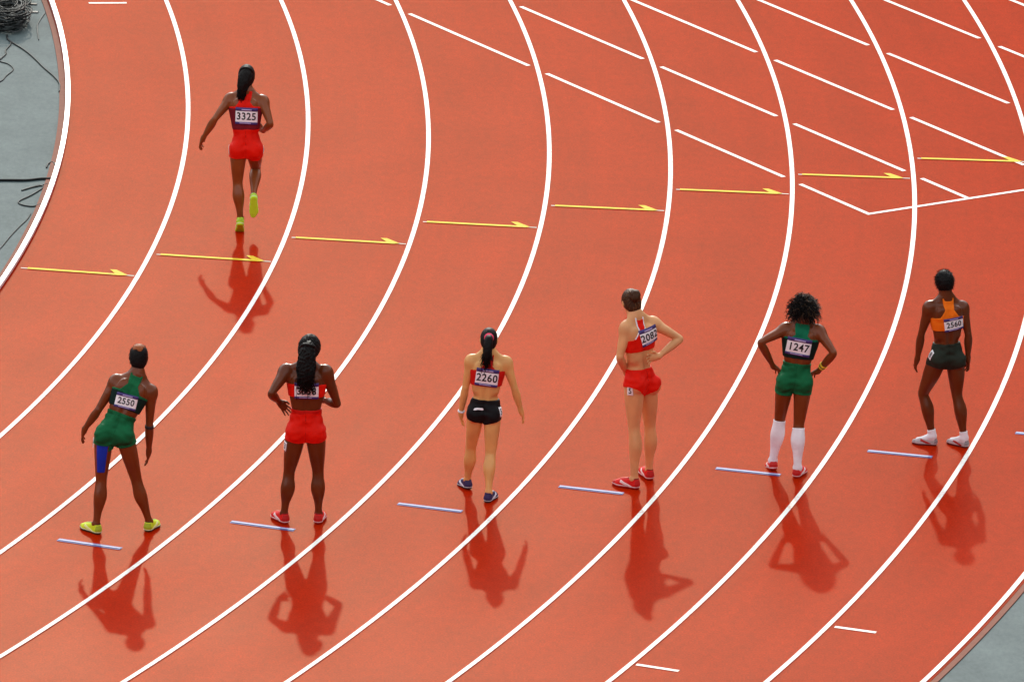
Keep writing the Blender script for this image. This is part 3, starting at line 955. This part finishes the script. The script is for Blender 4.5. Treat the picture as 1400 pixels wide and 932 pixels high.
    for s, part, t0, t1, mat, nm in sp.get('bands', ()):
        g_ = arm[s]
        o_, ax_, L_ = (g_['el'], g_['fa'], g_['L']) if part == 'fore' else (g_['sh'], g_['ua'], g_['UL'])
        c0, c1 = o_ + ax_ * L_ * t0, o_ + ax_ * L_ * t1
        gb = Grid(np.minimum(c0, c1) - 0.07, np.maximum(c0, c1) + 0.07, 0.005)
        x, y, z = gb.axes()
        P = np.stack(np.broadcast_arrays(x, y, z), -1).reshape(-1, 3)
        f = arms.sample(P).reshape(gb.n)
        st = ((x - o_[0]) * ax_[0] + (y - o_[1]) * ax_[1] + (z - o_[2]) * ax_[2])
        f = np.maximum(f - 0.006, np.maximum(L_ * t0 - st, st - L_ * t1))
        net_obj(nm, f, gb.lo, gb.h, mat, root, 1)
    # --- bib and hip number
    b_ = sp['bib']
    bw, bh = b_.get('w', 0.215), b_.get('h', 0.165)
    O = tp(b_['t'], b_.get('u', 0.0) / S, 0.0)
    tilt = R(b_.get('tilt', 0))
    exb = rc * math.cos(tilt) + up * math.sin(tilt); eyb = -rc * math.sin(tilt) + up * math.cos(tilt)
    pa = Patch(core, O, exb, eyb, -fc, bw, bh, 0.006, 0.0065)
    bo = pa.rect('bib', -bw / 2, bw / 2, -bh / 2, bh / 2, 0.0, M_bib, root)
    pa.rect('band', -bw / 2 - 0.001, bw / 2 + 0.001, bh * 0.29, bh / 2 + 0.001, 0.0016, M_navy, bo, ny=2)
    pa.rect('band', -bw / 2 - 0.001, bw / 2 + 0.001, -bh / 2 - 0.001, -bh * 0.36, 0.0016, M_navy, bo, ny=2)
    pa.rect('sponsor_line', -bw * 0.22, bw * 0.24, bh * 0.34, bh * 0.41, 0.0032, M_lilac, bo, ny=1)
    pa.rect('sponsor_line', -bw * 0.30, bw * 0.22, -bh * 0.455, -bh * 0.40, 0.0032, M_lilac, bo, ny=1)
    pa.text('number', b_['n'], bh * 0.60, 0, -bh * 0.035, 0.003, M_ink, bo, 0.92)
    for hs in sp.get('hips', ()):
        g_ = leg[hs['s']]
        O = g_['hp'] + g_['ax'] * g_['L'] * hs['t']
        en = nrm(g_['out'] * hs['o'] - g_['fr'] * (1 - hs['o']))
        en = nrm(en - g_['ax'] * (en @ g_['ax']))
        ey = -g_['ax']; ex = np.cross(ey, en)
        pa = Patch(core, O, ex, ey, en, 0.06, 0.085, 0.004, hs.get('extra', 0.0))
        ho = pa.rect('hip_number', -0.03, 0.03, -0.043, 0.043, 0.0, M_bib, root, 6, 6)
        pa.text('number', hs['n'], 0.075, 0, 0, 0.002, M_ink, ho)
    if sp.get('brand'):
        pa = Patch(core, tp(0.10, -0.045, 0), rp, up, -fp, 0.09, 0.03, 0.004, 0.008)
        V = np.array([(-0.045, -0.010), (-0.035, 0.006), (-0.012, 0.011), (0.036, 0.010), (0.044, 0.002), (0.042, -0.011), (-0.005, -0.006), (-0.030, -0.012)])
        mesh_obj('logo', pa.at(V[:, 0], V[:, 1], 0.002), [(0, 1, 2, 7), (2, 3, 6, 7), (3, 4, 5, 6)], M_bib, short_o)
    # --- hair
    S = SH
    hk = sp['hair']; hm = sp.get('hair_mat', M_hair)
    gh = Grid(hd - 0.2, hd + 0.2, 0.006)
    x, y, z = gh.axes()
    thick = hk.get('thick', 0.012)
    gh.ell(hd + hup * 0.014 * S, ((0.071 + thick) * S, (0.092 + thick) * S, (0.092 + thick) * S), HM, 0.02)
    if hk.get('nape', True):
        gh.ell(hd - hup * 0.052 * S - face * 0.026 * S, ((0.056 + thick * 0.6) * S, (0.052 + thick) * S, 0.072 * S), HM, 0.04)
    px = lambda v: (x - hd[0]) * v[0] + (y - hd[1]) * v[1] + (z - hd[2]) * v[2]
    line = px(face) - 0.035 * S - 0.75 * np.minimum(px(hup), 0.06) * 1.0        # hairline rises to the front
    cap = np.maximum(gh.F, np.maximum(line, -px(hup) - hk.get('low', 0.112) * S))
    if hk.get('rough', 0.0):
        ph = rng.uniform(0, 6, 6)
        cap = cap + hk['rough'] * (np.sin(210 * px(hr) + 3 * np.sin(90 * px(face) + ph[0]) + ph[1]) * np.sin(180 * px(hup) + 3 * np.sin(110 * px(hr) + ph[2])))
    if hk.get('split'):
        edge = px(hup) - 0.55 * px(face) - 0.25 * px(hr) + 0.010 * np.sin(70 * px(hr) + 1.0) * np.sin(55 * px(face)) - hk['split'] * S
        ho = net_obj('hair', np.maximum(cap, edge), gh.lo, gh.h, hm, root, 1)
        net_obj('copper_crown', np.maximum(cap - 0.001, -edge), gh.lo, gh.h, hk['crown'], ho, 1)  # copper coloured patch at the top of the cap
    else:
        ho = net_obj('hair', cap, gh.lo, gh.h, hm, root, 1)
    # fine strands over the cap
    Vc = np.array([v.co[:] for v in ho.data.vertices]); 
    if hk.get('strands'):
        i = rng.choice(len(Vc), hk['strands'])
        dirs = []
        for p in Vc[i]:
            d = nrm(p - (hd + hup * 0.01))
            if hk['style'] == 'swept':
                d = nrm(d * 0.35 + nrm(np.array(hk['tie']) @ HM * S + hd - p) * 1.0)
            else:
                d = nrm(d + rng.normal(0, hk.get('mess', 0.25), 3))
            dirs.append(d)
        hair_strands('strands', Vc[i] , dirs, hk['slen'], hk.get('srad', 0.0016), hk.get('curl', 0), hk.get('drop', 0.0), hk.get('strand_mat', hm), ho, hk.get('seg', 4), 3, hk.get('curlr', 0.008))
        if hk.get('mat2'):
            i = rng.choice(len(Vc), hk['strands'] // 7)
            dirs = [nrm(nrm(p - hd) + rng.normal(0, hk.get('mess', 0.25), 3)) for p in Vc[i]]
            hair_strands('highlights', Vc[i], dirs, hk['slen'] * 1.06, hk.get('srad', 0.0016), hk.get('curl', 0), hk.get('drop', 0.0), hk['mat2'], ho, hk.get('seg', 4), 3, hk.get('curlr', 0.008))
    if hk.get('pony'):
        P = np.array([np.array(q[:3]) @ HM * S + hd for q in hk['pony']]) if not hk.get('pony_world') else np.array([hd + np.array(q[:3]) * S for q in hk['pony']])
        rad = np.array([q[3] for q in hk['pony']]) * S
        C = catmull(P, 6); tr_ = np.interp(np.linspace(0, 1, len(C)), np.linspace(0, 1, len(rad)), rad)
        gp = Grid(C.min(0) - 0.08, C.max(0) + 0.08, 0.006)
        for q in range(len(C) - 1):
            gp.cone(C[q], C[q + 1], tr_[q], tr_[q + 1], 0.015)
        xp, yp, zp = gp.axes()
        gp.F = gp.F + hk.get('plait', 0.003) * np.sin(120 * zp + 60 * np.abs(xp - C[0][0]) + 2 * np.sin(70 * xp)) * np.sin(150 * xp + 2 * np.sin(60 * zp))
        po = net_obj('ponytail', gp.F, gp.lo, gp.h, hm, ho, 1)
        paths, rads = [], []
        for _ in range(hk.get('pstr', 220)):
            a_ = rng.uniform(0, 6.283); f = rng.uniform(0.75, 1.12); tw = rng.normal(0, 0.5)
            i0 = rng.integers(0, max(1, len(C) // 2)); seg = np.arange(i0, len(C))
            ex_ = np.array([1.0, 0, 0]); ey_ = np.array([0, 1.0, 0.2])
            w = f * tr_[seg]
            aa = a_ + tw * (seg - i0) / len(C) + 0.35 * np.sin(seg * 0.7 + a_ * 3)
            w = w * (1 + 0.14 * np.sin(seg * 0.8 + a_ * 5))
            tail = np.where(seg > len(C) * 0.75, rng.normal(0, hk.get('fray', 0.010)), 0) * np.clip((seg / len(C) - 0.75) * 4, 0, 1)
            Q = C[seg] + np.outer(w * np.cos(aa) + tail, ex_) + np.outer(w * np.sin(aa), ey_)
            Q[:, 2] -= np.clip((seg / len(C) - 0.8) * 5, 0, 1) * abs(rng.normal(0, hk.get('fray', 0.010) * 2))
            if len(Q) < 3:
                continue
            paths.append(Q); rads.append(np.full(len(Q), rng.uniform(0.0018, 0.0042)))
        V, F = tube_mesh(paths, rads, 3)
        tag(mesh_obj('strands', V, F, hm, po, True), kind='stuff')
        if hk.get('tie_mat'):
            gt = Grid(C[0] - 0.09, C[0] + 0.09, 0.005)
            d = nrm(C[3] - C[0])
            a_ = nrm(np.cross(d, [1, 0.1, 0])); b2 = np.cross(d, a_)
            cc = C[0] + d * 0.014
            for q in range(14):
                t_ = q / 14 * 6.283; t2 = (q + 1) / 14 * 6.283
                rr_ = tr_[0] * 1.05 + 0.006
                gt.cone(cc + (a_ * math.cos(t_) + b2 * math.sin(t_)) * rr_, cc + (a_ * math.cos(t2) + b2 * math.sin(t2)) * rr_, 0.014, 0.014, 0.01)
            net_obj('scrunchie', gt.F, gt.lo, gt.h, hk['tie_mat'], ho, 1)
    return root

# ------------------------------------------------------------------ the seven athletes: joints in metres from each one's base
J_A = dict(base=(-3.419, 90.803),
   hd=(0.100, 0.240, 1.562), nk=(0.086, 0.170, 1.392), shL=(-0.095, 0.160, 1.351), shR=(0.223, 0.140, 1.268), hpL=(-0.182, 0.000, 0.908), hpR=(0.000, 0.000, 0.908), elL=(-0.244, 0.100, 1.094), wrL=(-0.360, 0.160, 0.902), tpL=(-0.396, 0.200, 0.764), elR=(0.216, 0.120, 0.966), wrR=(0.216, 0.170, 0.715), tpR=(0.198, 0.200, 0.524), knL=(-0.200, 0.000, 0.478), anL=(-0.230, -0.066, 0.088), knR=(0.117, 0.055, 0.472), anR=(0.237, 0.062, 0.088))
J_B = dict(base=(-1.821, 91.231),
   hd=(0.014, 0.060, 1.616), nk=(0.001, 0.020, 1.452), shL=(-0.187, 0.030, 1.409), shR=(0.170, 0.020, 1.414), hpL=(-0.077, 0.000, 0.867), hpR=(0.092, 0.000, 0.873), elL=(-0.309, -0.120, 1.244), wrL=(-0.245, 0.130, 1.094), tpL=(-0.164, 0.120, 1.012), elR=(0.283, 0.060, 1.113), wrR=(0.153, 0.240, 1.088), tpR=(0.049, 0.280, 1.142), knL=(-0.136, 0.030, 0.462), anL=(-0.167, 0.004, 0.088), knR=(0.127, 0.045, 0.473), anR=(0.142, 0.039, 0.088))
J_C = dict(base=(-0.220, 92.260),
   hd=(0.011, 0.100, 1.438), nk=(0.010, 0.050, 1.300), shL=(-0.143, 0.040, 1.247), shR=(0.175, 0.050, 1.240), hpL=(-0.083, 0.020, 0.775), hpR=(0.070, 0.000, 0.778), elL=(-0.186, 0.030, 0.998), wrL=(-0.219, 0.080, 0.747), tpL=(-0.206, 0.130, 0.565), elR=(0.260, 0.020, 1.008), wrR=(0.320, 0.060, 0.797), tpR=(0.362, 0.100, 0.676), knL=(-0.120, 0.120, 0.401), anL=(-0.140, 0.163, 0.088), knR=(0.064, -0.060, 0.404), anR=(0.057, -0.194, 0.088))
J_D = dict(base=(1.198, 92.719),
   hd=(-0.129, 0.100, 1.703), nk=(-0.084, 0.030, 1.565), shL=(-0.170, -0.050, 1.498), shR=(0.077, 0.090, 1.511), hpL=(-0.081, -0.050, 0.985), hpR=(0.049, 0.070, 0.944), elL=(-0.218, -0.120, 1.244), wrL=(-0.153, 0.060, 1.046), tpL=(-0.091, 0.160, 0.971), elR=(0.325, 0.100, 1.370), wrR=(0.135, -0.030, 1.236), tpR=(0.034, -0.080, 1.227), knL=(-0.065, -0.050, 0.558), anL=(-0.048, -0.107, 0.088), knR=(0.079, 0.155, 0.516), anR=(0.090, 0.195, 0.088))
J_E = dict(base=(2.542, 93.343),
   hd=(0.104, 0.000, 1.523), nk=(0.098, -0.050, 1.395), shL=(-0.056, -0.050, 1.353), shR=(0.250, -0.050, 1.342), hpL=(-0.037, -0.100, 0.874), hpR=(0.129, -0.100, 0.875), elL=(-0.281, -0.200, 1.266), wrL=(-0.152, -0.060, 0.998), tpL=(-0.035, 0.060, 0.885), elR=(0.390, -0.200, 1.187), wrR=(0.257, -0.060, 0.966), tpR=(0.162, 0.050, 0.885), knL=(-0.073, -0.030, 0.491), anL=(-0.118, -0.016, 0.088), knR=(0.102, -0.130, 0.470), anR=(0.104, -0.211, 0.088))
J_F = dict(base=(4.037, 94.227),
   hd=(-0.080, 0.040, 1.558), nk=(-0.059, 0.020, 1.403), shL=(-0.214, -0.030, 1.333), shR=(0.095, 0.060, 1.318), hpL=(-0.108, -0.020, 0.855), hpR=(0.053, 0.020, 0.844), elL=(-0.275, 0.000, 1.066), wrL=(-0.298, 0.040, 0.823), tpL=(-0.333, 0.080, 0.674), elR=(0.159, 0.020, 1.076), wrR=(0.166, 0.040, 0.851), tpR=(0.175, 0.080, 0.692), knL=(-0.234, 0.060, 0.479), anL=(-0.130, 0.020, 0.088), knR=(0.078, 0.030, 0.484), anR=(0.164, -0.002, 0.088))
J_R = dict(base=(-2.691, 100.463),
   hd=(0.010, 0.160, 1.533), nk=(0.010, 0.100, 1.373), shL=(-0.142, 0.120, 1.302), shR=(0.179, 0.080, 1.303), hpL=(-0.049, 0.000, 0.836), hpR=(0.111, 0.000, 0.842), elL=(-0.285, 0.020, 1.123), wrL=(-0.392, 0.080, 0.917), tpL=(-0.440, 0.120, 0.792), elR=(0.263, -0.060, 1.116), wrR=(0.190, 0.180, 0.981), tpR=(0.103, 0.300, 0.998), knL=(-0.044, 0.000, 0.491), anL=(-0.006, -0.060, 0.147), knR=(0.121, 0.270, 0.575), anR=(0.117, -0.070, 0.381))

def shoe_mats(pre, upper, sole, stripe, lace, collar):
    f = lambda n, c, r=0.5: simple(pre + '_' + n, c, r, 0.2, 0.08, 40)
    mixc = [0.55 * x + 0.45 * y for x, y in zip(upper, collar)]
    return dict(upper=f('upper', upper), midsole=f('midsole', [0.35 * x + 0.45 for x in stripe], 0.6), heel_tab=f('heel_tab', mixc), toe_cap=f('toe_cap', [0.72 * x for x in upper]), sole=f('sole', sole, 0.6), side_stripe=f('stripe', stripe), lacing=f('lacing', lace), collar=f('collar', collar, 0.7))

CLOTH_RGB = {}
def cloth(name, c, rough=0.62):
    CLOTH_RGB[name] = c
    return simple(name, c, rough, 0.10, 0.14, 14, 0.5, 28)

SK_dark = skin_mat('skin_deep_brown', (0.120, 0.0280, 0.0068), 0.30)
SK_dark2 = skin_mat('skin_dark_brown', (0.160, 0.0375, 0.0085), 0.30)
SK_brown = skin_mat('skin_brown', (0.215, 0.056, 0.013), 0.30)
SK_tan = skin_mat('skin_light_tan', (0.68, 0.345, 0.115), 0.38)
SK_pale = skin_mat('skin_pale', (0.66, 0.32, 0.135), 0.38)
RED = cloth('red_lycra', (0.72, 0.010, 0.003))
RED2 = cloth('crimson_lycra', (0.56, 0.010, 0.006))
GREEN = cloth('green_lycra', (0.006, 0.115, 0.040))
GREEN2 = cloth('bright_green_lycra', (0.004, 0.135, 0.062))
DKGREEN = cloth('black_green_lycra', (0.004, 0.018, 0.014))
BLACK = cloth('black_lycra', (0.008, 0.008, 0.009))
RED_SHADE = cloth('shaded_red_lycra', (0.16, 0.010, 0.018))  # red of the top with its shade put into the colour
CHAR = cloth('charcoal_green_lycra', (0.020, 0.026, 0.018))
ORANGE = cloth('orange_lycra', (0.85, 0.17, 0.008))
WHITEC = cloth('white_cotton', (0.78, 0.78, 0.82), 0.8)
BLUE = cloth('blue_tape', (0.012, 0.035, 0.42), 0.7)
YELLOWB = simple('yellow_wristband', (0.75, 0.58, 0.03), 0.6)
BLACKB = simple('black_band', (0.012, 0.012, 0.014), 0.6)
PINK = simple('pink_scrunchie', (0.80, 0.06, 0.13), 0.8, 0.3, 0.2, 50, 0.4, 90)
M_hairbrown = simple('brown_hair', (0.050, 0.019, 0.007), 0.45, 0.12, 0.4, 60, 0.4, 120)
M_hairlight = simple('light_brown_hair', (0.13, 0.052, 0.018), 0.42, 0.2, 0.35, 50)
M_copper = simple('copper_hair', (0.26, 0.065, 0.014), 0.5, 0.15, 0.3, 50, 0.4, 120)
M_streak = simple('brown_hair_streaks', (0.09, 0.045, 0.022), 0.45, 0.2, 0.3, 50)
NEON = shoe_mats('neon', (0.62, 0.80, 0.03), (0.05, 0.05, 0.02), (0.80, 0.85, 0.35), (0.30, 0.40, 0.04), (0.03, 0.03, 0.02))
NEONG = shoe_mats('neon_green', (0.58, 0.92, 0.03), (0.50, 0.90, 0.03), (0.70, 0.85, 0.25), (0.10, 0.15, 0.02), (0.02, 0.02, 0.02))
REDSH = shoe_mats('red_shoe', (0.68, 0.015, 0.012), (0.45, 0.02, 0.015), (0.80, 0.62, 0.60), (0.60, 0.05, 0.04), (0.25, 0.01, 0.01))
PURPLE = shoe_mats('purple_shoe', (0.028, 0.022, 0.085), (0.02, 0.02, 0.03), (0.65, 0.65, 0.72), (0.5, 0.5, 0.55), (0.05, 0.03, 0.10))
SILVER = shoe_mats('silver_shoe', (0.46, 0.40, 0.41), (0.16, 0.03, 0.03), (0.42, 0.02, 0.015), (0.6, 0.6, 0.6), (0.05, 0.05, 0.06))

PEOPLE = []
# sprinting away in lane two
PEOPLE.append(make_person(J_R, dict(S=0.96, m=1.06, skin=SK_brown, face=(0, 1, 0), nod=0.15,
    label='athlete in red running away alone ahead of the row, bib 3325, neon green shoes',
    footL=(0, 38), footR=(4, 72), shoe=NEONG, curlL=0.5, curlR=0.9, thumbR=(0, 0, 1),
    bottom='shorts', bottom_mat=RED, waist=0.37, hem=0.22, top_mat=RED, top_hem=0.36, arm_t=0.74, strap=0.060, neck_t=0.95, panel=RED_SHADE,  # panel paints the shaded lower part of the red top
    bib=dict(n='3325', t=0.61, u=0.02, w=0.215, h=0.165, tilt=-3),
    hips=[dict(s='L', t=0.02, o=0.92, n='2', extra=0.008), dict(s='R', t=0.02, o=0.92, n='2', extra=0.008)],
    hair=dict(style='swept', tie=(0, -0.10, 0.02), thick=0.012, strands=260, slen=0.06, rough=0.0015,
              pony=[(0, -0.080, 0.05, 0.045), (-0.006, -0.110, 0.0, 0.056), (-0.016, -0.118, -0.07, 0.054), (-0.030, -0.108, -0.13, 0.044), (-0.044, -0.100, -0.19, 0.020)], pstr=320, fray=0.016, tie_mat=M_hair))))
# lane three, green kit, bent over
PEOPLE.append(make_person(J_A, dict(S=1.0, m=1.03, skin=SK_dark2, face=(-0.1, 1, 0), nod=0.12,
    label='athlete in green kit leaning over with blue tape on one thigh, neon yellow shoes',
    footL=(42, 0), footR=(-20, 0), shoe=NEON, curlL=0.35, curlR=0.25,
    bottom='shorts', bottom_mat=GREEN, waist=0.36, hem=0.20, band=GREEN, top_mat=GREEN, top_hem=0.45, arm_t=0.69, strap=0.048, neck_t=0.97, panel=DKGREEN, panel_u=0.0,
    tape=[('L', 0.10, 0.80, -0.055, 0.050, BLUE)], bands=[('R', 'fore', -0.02, 0.10, BLACKB, 'elbow_band')],
    bib=dict(n='2550', t=0.57, u=-0.004, w=0.195, h=0.13, tilt=7),
    hips=[dict(s='L', t=0.20, o=0.93, n='3', extra=0.008)],
    hair=dict(style='short', thick=0.009, strands=500, slen=0.010, mess=0.4, rough=0.003, split=0.101, crown=M_copper, low=0.118))))
# lane four, red kit, long ponytail
PEOPLE.append(make_person(J_B, dict(S=1.02, m=1.12, wide=1.03, skin=SK_dark, face=(0.25, 1, 0), nod=0.45,
    label='athlete in red kit with a long thick black ponytail partly covering her bib, red shoes',
    footL=(30, 0), footR=(-8, 0), shoe=REDSH, curlL=0.15, curlR=0.6, thumbL=(0.5, 0, 1), thumbR=(0, 0, 1), spread=6,
    bottom='shorts', bottom_mat=RED, waist=0.36, hem=0.20, band=RED2, top_mat=RED, top_hem=0.57, arm_t=0.74, strap=0.055, neck_t=0.96,
    bib=dict(n='3558', t=0.69, u=0.005, w=0.215, h=0.15),
    hips=[dict(s='L', t=0.36, o=0.70, n='3')],
    hair=dict(style='swept', tie=(0, -0.12, 0.03), thick=0.024, strands=420, slen=0.05, rough=0.005, low=0.10,
              pony_world=True, pony=[(-0.005, -0.095, 0.06, 0.045), (-0.012, -0.135, 0.0, 0.056), (-0.016, -0.150, -0.08, 0.066), (-0.018, -0.165, -0.14, 0.068), (-0.016, -0.172, -0.19, 0.058), (-0.014, -0.172, -0.225, 0.036)], pstr=520, fray=0.034, plait=0.008, tie_mat=M_hair))))
# lane five, black briefs
PEOPLE.append(make_person(J_C, dict(S=0.94, m=1.02, skin=SK_tan, face=(0, 1, 0), nod=0.35,
    label='athlete in black briefs with pink scrunchie walking between lane lines, bib 2260',
    footL=(22, 6), footR=(-18, 0), shoe=PURPLE, curlL=0.3, curlR=0.3,
    bottom='briefs', slope=0.36, bottom_mat=BLACK, waist=0.25, top_mat=RED2, top_hem=0.50, arm_t=0.74, strap=0.045, neck_t=0.95,
    bands=[('L', 'fore', 0.90, 0.97, WHITEC, 'bracelet')], brand=True,
    bib=dict(n='2260', t=0.665, u=-0.002, w=0.205, h=0.165, tilt=-4),
    hips=[dict(s='R', t=-0.06, o=0.62, n='5', extra=0.008)],
    hair=dict(style='swept', tie=(0, -0.10, -0.01), thick=0.010, strands=240, slen=0.05, rough=0.001,
              pony=[(0, -0.098, -0.005, 0.022), (0, -0.140, -0.03, 0.032), (-0.004, -0.140, -0.09, 0.036), (-0.008, -0.125, -0.15, 0.034), (-0.01, -0.115, -0.20, 0.018)], pstr=260, fray=0.028, tie_mat=PINK))))
# lane six, red kit, hands on hips
PEOPLE.append(make_person(J_D, dict(S=1.04, m=1.0, wide=0.88, skin=SK_pale, face=(-0.3, 1, 0), nod=0.35,
    label='athlete in red crop top with white piping and red briefs, hands on hips, brown bun',
    footL=(62, 0), footR=(22, 0), shoe=REDSH, curlL=0.6, curlR=0.7, thumbL=(0, 0, 1), thumbR=(0, 0, 1),
    bottom='briefs', slope=0.75, bottom_mat=RED, waist=0.25, top_mat=RED, top_hem=0.53, arm_t=0.69, strap=0.034, neck_t=0.96, trim=WHITEC,
    bib=dict(n='2082', t=0.755, u=0.06, w=0.185, h=0.16, tilt=10),
    hips=[dict(s='L', t=0.13, o=0.72, n='5')],
    hair=dict(style='swept', tie=(0.0, -0.10, 0.0), thick=0.010, strands=240, slen=0.05, rough=0.001,
              pony=[(0, -0.098, 0.012, 0.038), (0.014, -0.130, 0.022, 0.034), (0.004, -0.136, -0.016, 0.032)], pstr=120, fray=0.004, strand_mat=M_hairlight, srad=0.0042), hair_mat=M_hairbrown)))
# lane seven, green kit, curly hair, knee socks
PEOPLE.append(make_person(J_E, dict(S=0.98, m=1.04, skin=SK_dark2, face=(0, 1, 0), nod=0.5,
    label='athlete in green kit with curly hair and white knee socks, hands on hips, bib 1247',
    footL=(10, 14), footR=(-20, 0), shoe=REDSH, curlL=0.5, curlR=0.5, thumbL=(0, -1, 0.6), thumbR=(0, -1, 0.6),
    bottom='shorts', bottom_mat=GREEN, waist=0.34, hem=0.27, band=GREEN, top_mat=GREEN2, top_hem=0.44, arm_t=0.765, strap=0.058, neck_t=1.02, panel=DKGREEN,
    socks=[('L', 0.02, 1.1, WHITEC, 'knee_sock'), ('R', 0.06, 1.1, WHITEC, 'knee_sock')],
    bands=[('R', 'fore', 0.62, 0.70, YELLOWB, 'wristband'), ('R', 'fore', 0.70, 0.74, BLACKB, 'wristband'), ('R', 'fore', 0.74, 0.80, YELLOWB, 'wristband')],
    bib=dict(n='1247', t=0.655, u=-0.012, w=0.225, h=0.165, tilt=-3),
    hair=dict(style='curly', thick=0.020, strands=1100, slen=0.072, srad=0.0042, curl=8.0, curlr=0.010, drop=0.45, mess=0.65, seg=9, rough=0.006, low=0.06, mat2=M_streak))))
# lane eight, orange top
PEOPLE.append(make_person(J_F, dict(S=0.97, m=1.06, skin=SK_dark, face=(-0.2, 1, 0), nod=0.2,
    label='athlete in orange crop top and charcoal shorts with white ankle socks, bib 2560',
    footL=(78, 0), footR=(55, 0), shoe=SILVER, shoe_scale=0.92, curlL=0.4, curlR=0.3,
    bottom='briefs', slope=0.30, bottom_mat=CHAR, waist=0.27, top_mat=ORANGE, top_hem=0.51, arm_t=0.70, strap=0.045, neck_t=0.955,
    socks=[('L', 0.84, 1.1, WHITEC, 'ankle_sock'), ('R', 0.84, 1.1, WHITEC, 'ankle_sock')],
    bib=dict(n='2560', t=0.625, u=0.035, w=0.185, h=0.125, tilt=6),
    hips=[dict(s='L', t=-0.06, o=0.85, n='8', extra=0.008)],
    hair=dict(style='short', thick=0.016, strands=700, slen=0.018, mess=0.5, rough=0.003, low=0.088, nape=False))))

# ------------------------------------------------------------------ cables lying on the infield
GZ = -0.014
def cable(name, pts, rad, mat, label, z=None):
    P = catmull([(x, y, GZ + rad) for x, y in pts], 8)
    V, F = tube_mesh([P], [rad], 8)
    c = P[0].copy(); c[2] = GZ
    o = mesh_obj(name, V - c, F, mat, None, True)
    o.location = c
    return tag(o, label, 'cable', 'loose cables on the infield')

def coil(cx, cy, rx, ry, n, rad, label, seed):
    r_ = np.random.default_rng(seed)
    root = bpy.data.objects.new('cable_coil', None); col.objects.link(root)
    root.location = (cx, cy, GZ)
    tag(root, label, 'cable', 'coiled cables heaped on the infield')
    for i in range(n):
        a0 = r_.uniform(0, 6.28); k = 26
        t = np.linspace(0, 6.6, k) + a0
        f = r_.uniform(0.55, 1.05); ox, oy = r_.normal(0, 0.04, 2)
        z = rad + 0.006 * i * r_.uniform(0.6, 1.0)
        P = np.stack([ox + rx * f * np.cos(t) + 0.03 * np.sin(3 * t + a0), oy + ry * f * np.sin(t) + 0.04 * np.sin(2 * t), z + 0.015 * np.sin(2.0 * t + a0) + 0.015], 1)
        V, F = tube_mesh([P], [rad], 6)
        mesh_obj('loop', V, F, M_cable if i % 4 else M_cablegrey, root, True)
    return root

coil(-5.40, 107.85, 0.20, 0.33, 40, 0.007, 'nearer heap of coiled black cable on the grey infield', 3)
coil(-5.46, 108.75, 0.20, 0.40, 40, 0.007, 'farther heap of coiled black cable at the corner of the infield', 4)
cable('cable', [(-5.37, 107.45), (-5.34, 107.25), (-5.17, 106.91), (-5.05, 106.61), (-4.92, 106.22), (-4.80, 105.90), (-4.73, 105.63), (-4.715, 105.32)], 0.008, M_cable, 'black cable running from the coils towards the white kerb')
cable('cable', [(-5.36, 107.30), (-5.31, 107.12), (-5.35, 106.85), (-5.34, 106.70), (-5.39, 106.48), (-5.45, 106.20)], 0.007, M_cable, 'short crooked black cable hanging off the coils')
cable('cable', [(-5.45, 106.55), (-5.37, 106.40), (-5.29, 106.32), (-5.23, 106.12), (-5.29, 105.86), (-5.33, 105.66), (-5.45, 105.50)], 0.006, M_cable, 'thin dark cable bent in an arc below the coils')
cable('cable', [(-5.02, 108.40), (-5.07, 107.95), (-5.06, 107.64), (-5.03, 107.30)], 0.006, M_cablegrey, 'thin grey cable on the infield beside the coils')
cable('strap_cable', [(-5.9, 101.90), (-5.28, 101.96), (-5.06, 101.99), (-4.88, 102.01), (-4.74, 102.08), (-4.64, 102.10)], 0.013, M_cable, 'thick straight black cable meeting the white kerb')
cable('cable', [(-4.66, 101.92), (-4.74, 101.84), (-4.82, 101.76), (-4.90, 101.66), (-4.86, 101.72), (-4.74, 101.86), (-4.70, 101.78), (-4.80, 101.50), (-4.89, 101.32), (-4.91, 101.22), (-4.86, 101.14), (-4.76, 101.11), (-4.68, 101.22)], 0.007, M_cable, 'black cable looped on the ground beside the white kerb')
cable('cable', [(-5.25, 99.0), (-5.06, 99.44), (-5.0, 99.62), (-4.92, 100.07), (-4.85, 100.41), (-4.80, 100.62), (-4.77, 100.85)], 0.0055, M_cable, 'thin black cable slanting to the kerb near the left edge')
cable('cable', [(-4.70, 102.50), (-4.695, 102.62), (-4.67, 102.70), (-4.64, 102.69), (-4.62, 102.60)], 0.008, M_cable, 'small hook of black cable against the white kerb')
for (x0, x1, y, lab, mt) in ((-5.24, -5.12, 108.72, 'small black drain slot in the infield near the coils', M_cable), (-5.24, -5.09, 108.40, 'small grey flat plate on the infield near the coils', M_cablegrey)):
    z0, z1 = GZ, GZ + 0.012
    w = 0.03
    V = [(x0, y - w, z0), (x1, y - w, z0), (x1, y + w, z0), (x0, y + w, z0), (x0 + .006, y - w + .006, z1), (x1 - .006, y - w + .006, z1), (x1 - .006, y + w - .006, z1), (x0 + .006, y + w - .006, z1)]
    o = mesh_obj('floor_plate', V, [(4, 5, 6, 7), (0, 1, 5, 4), (1, 2, 6, 5), (2, 3, 7, 6), (3, 0, 4, 7)], mt)
    tag(o, lab, 'plate')
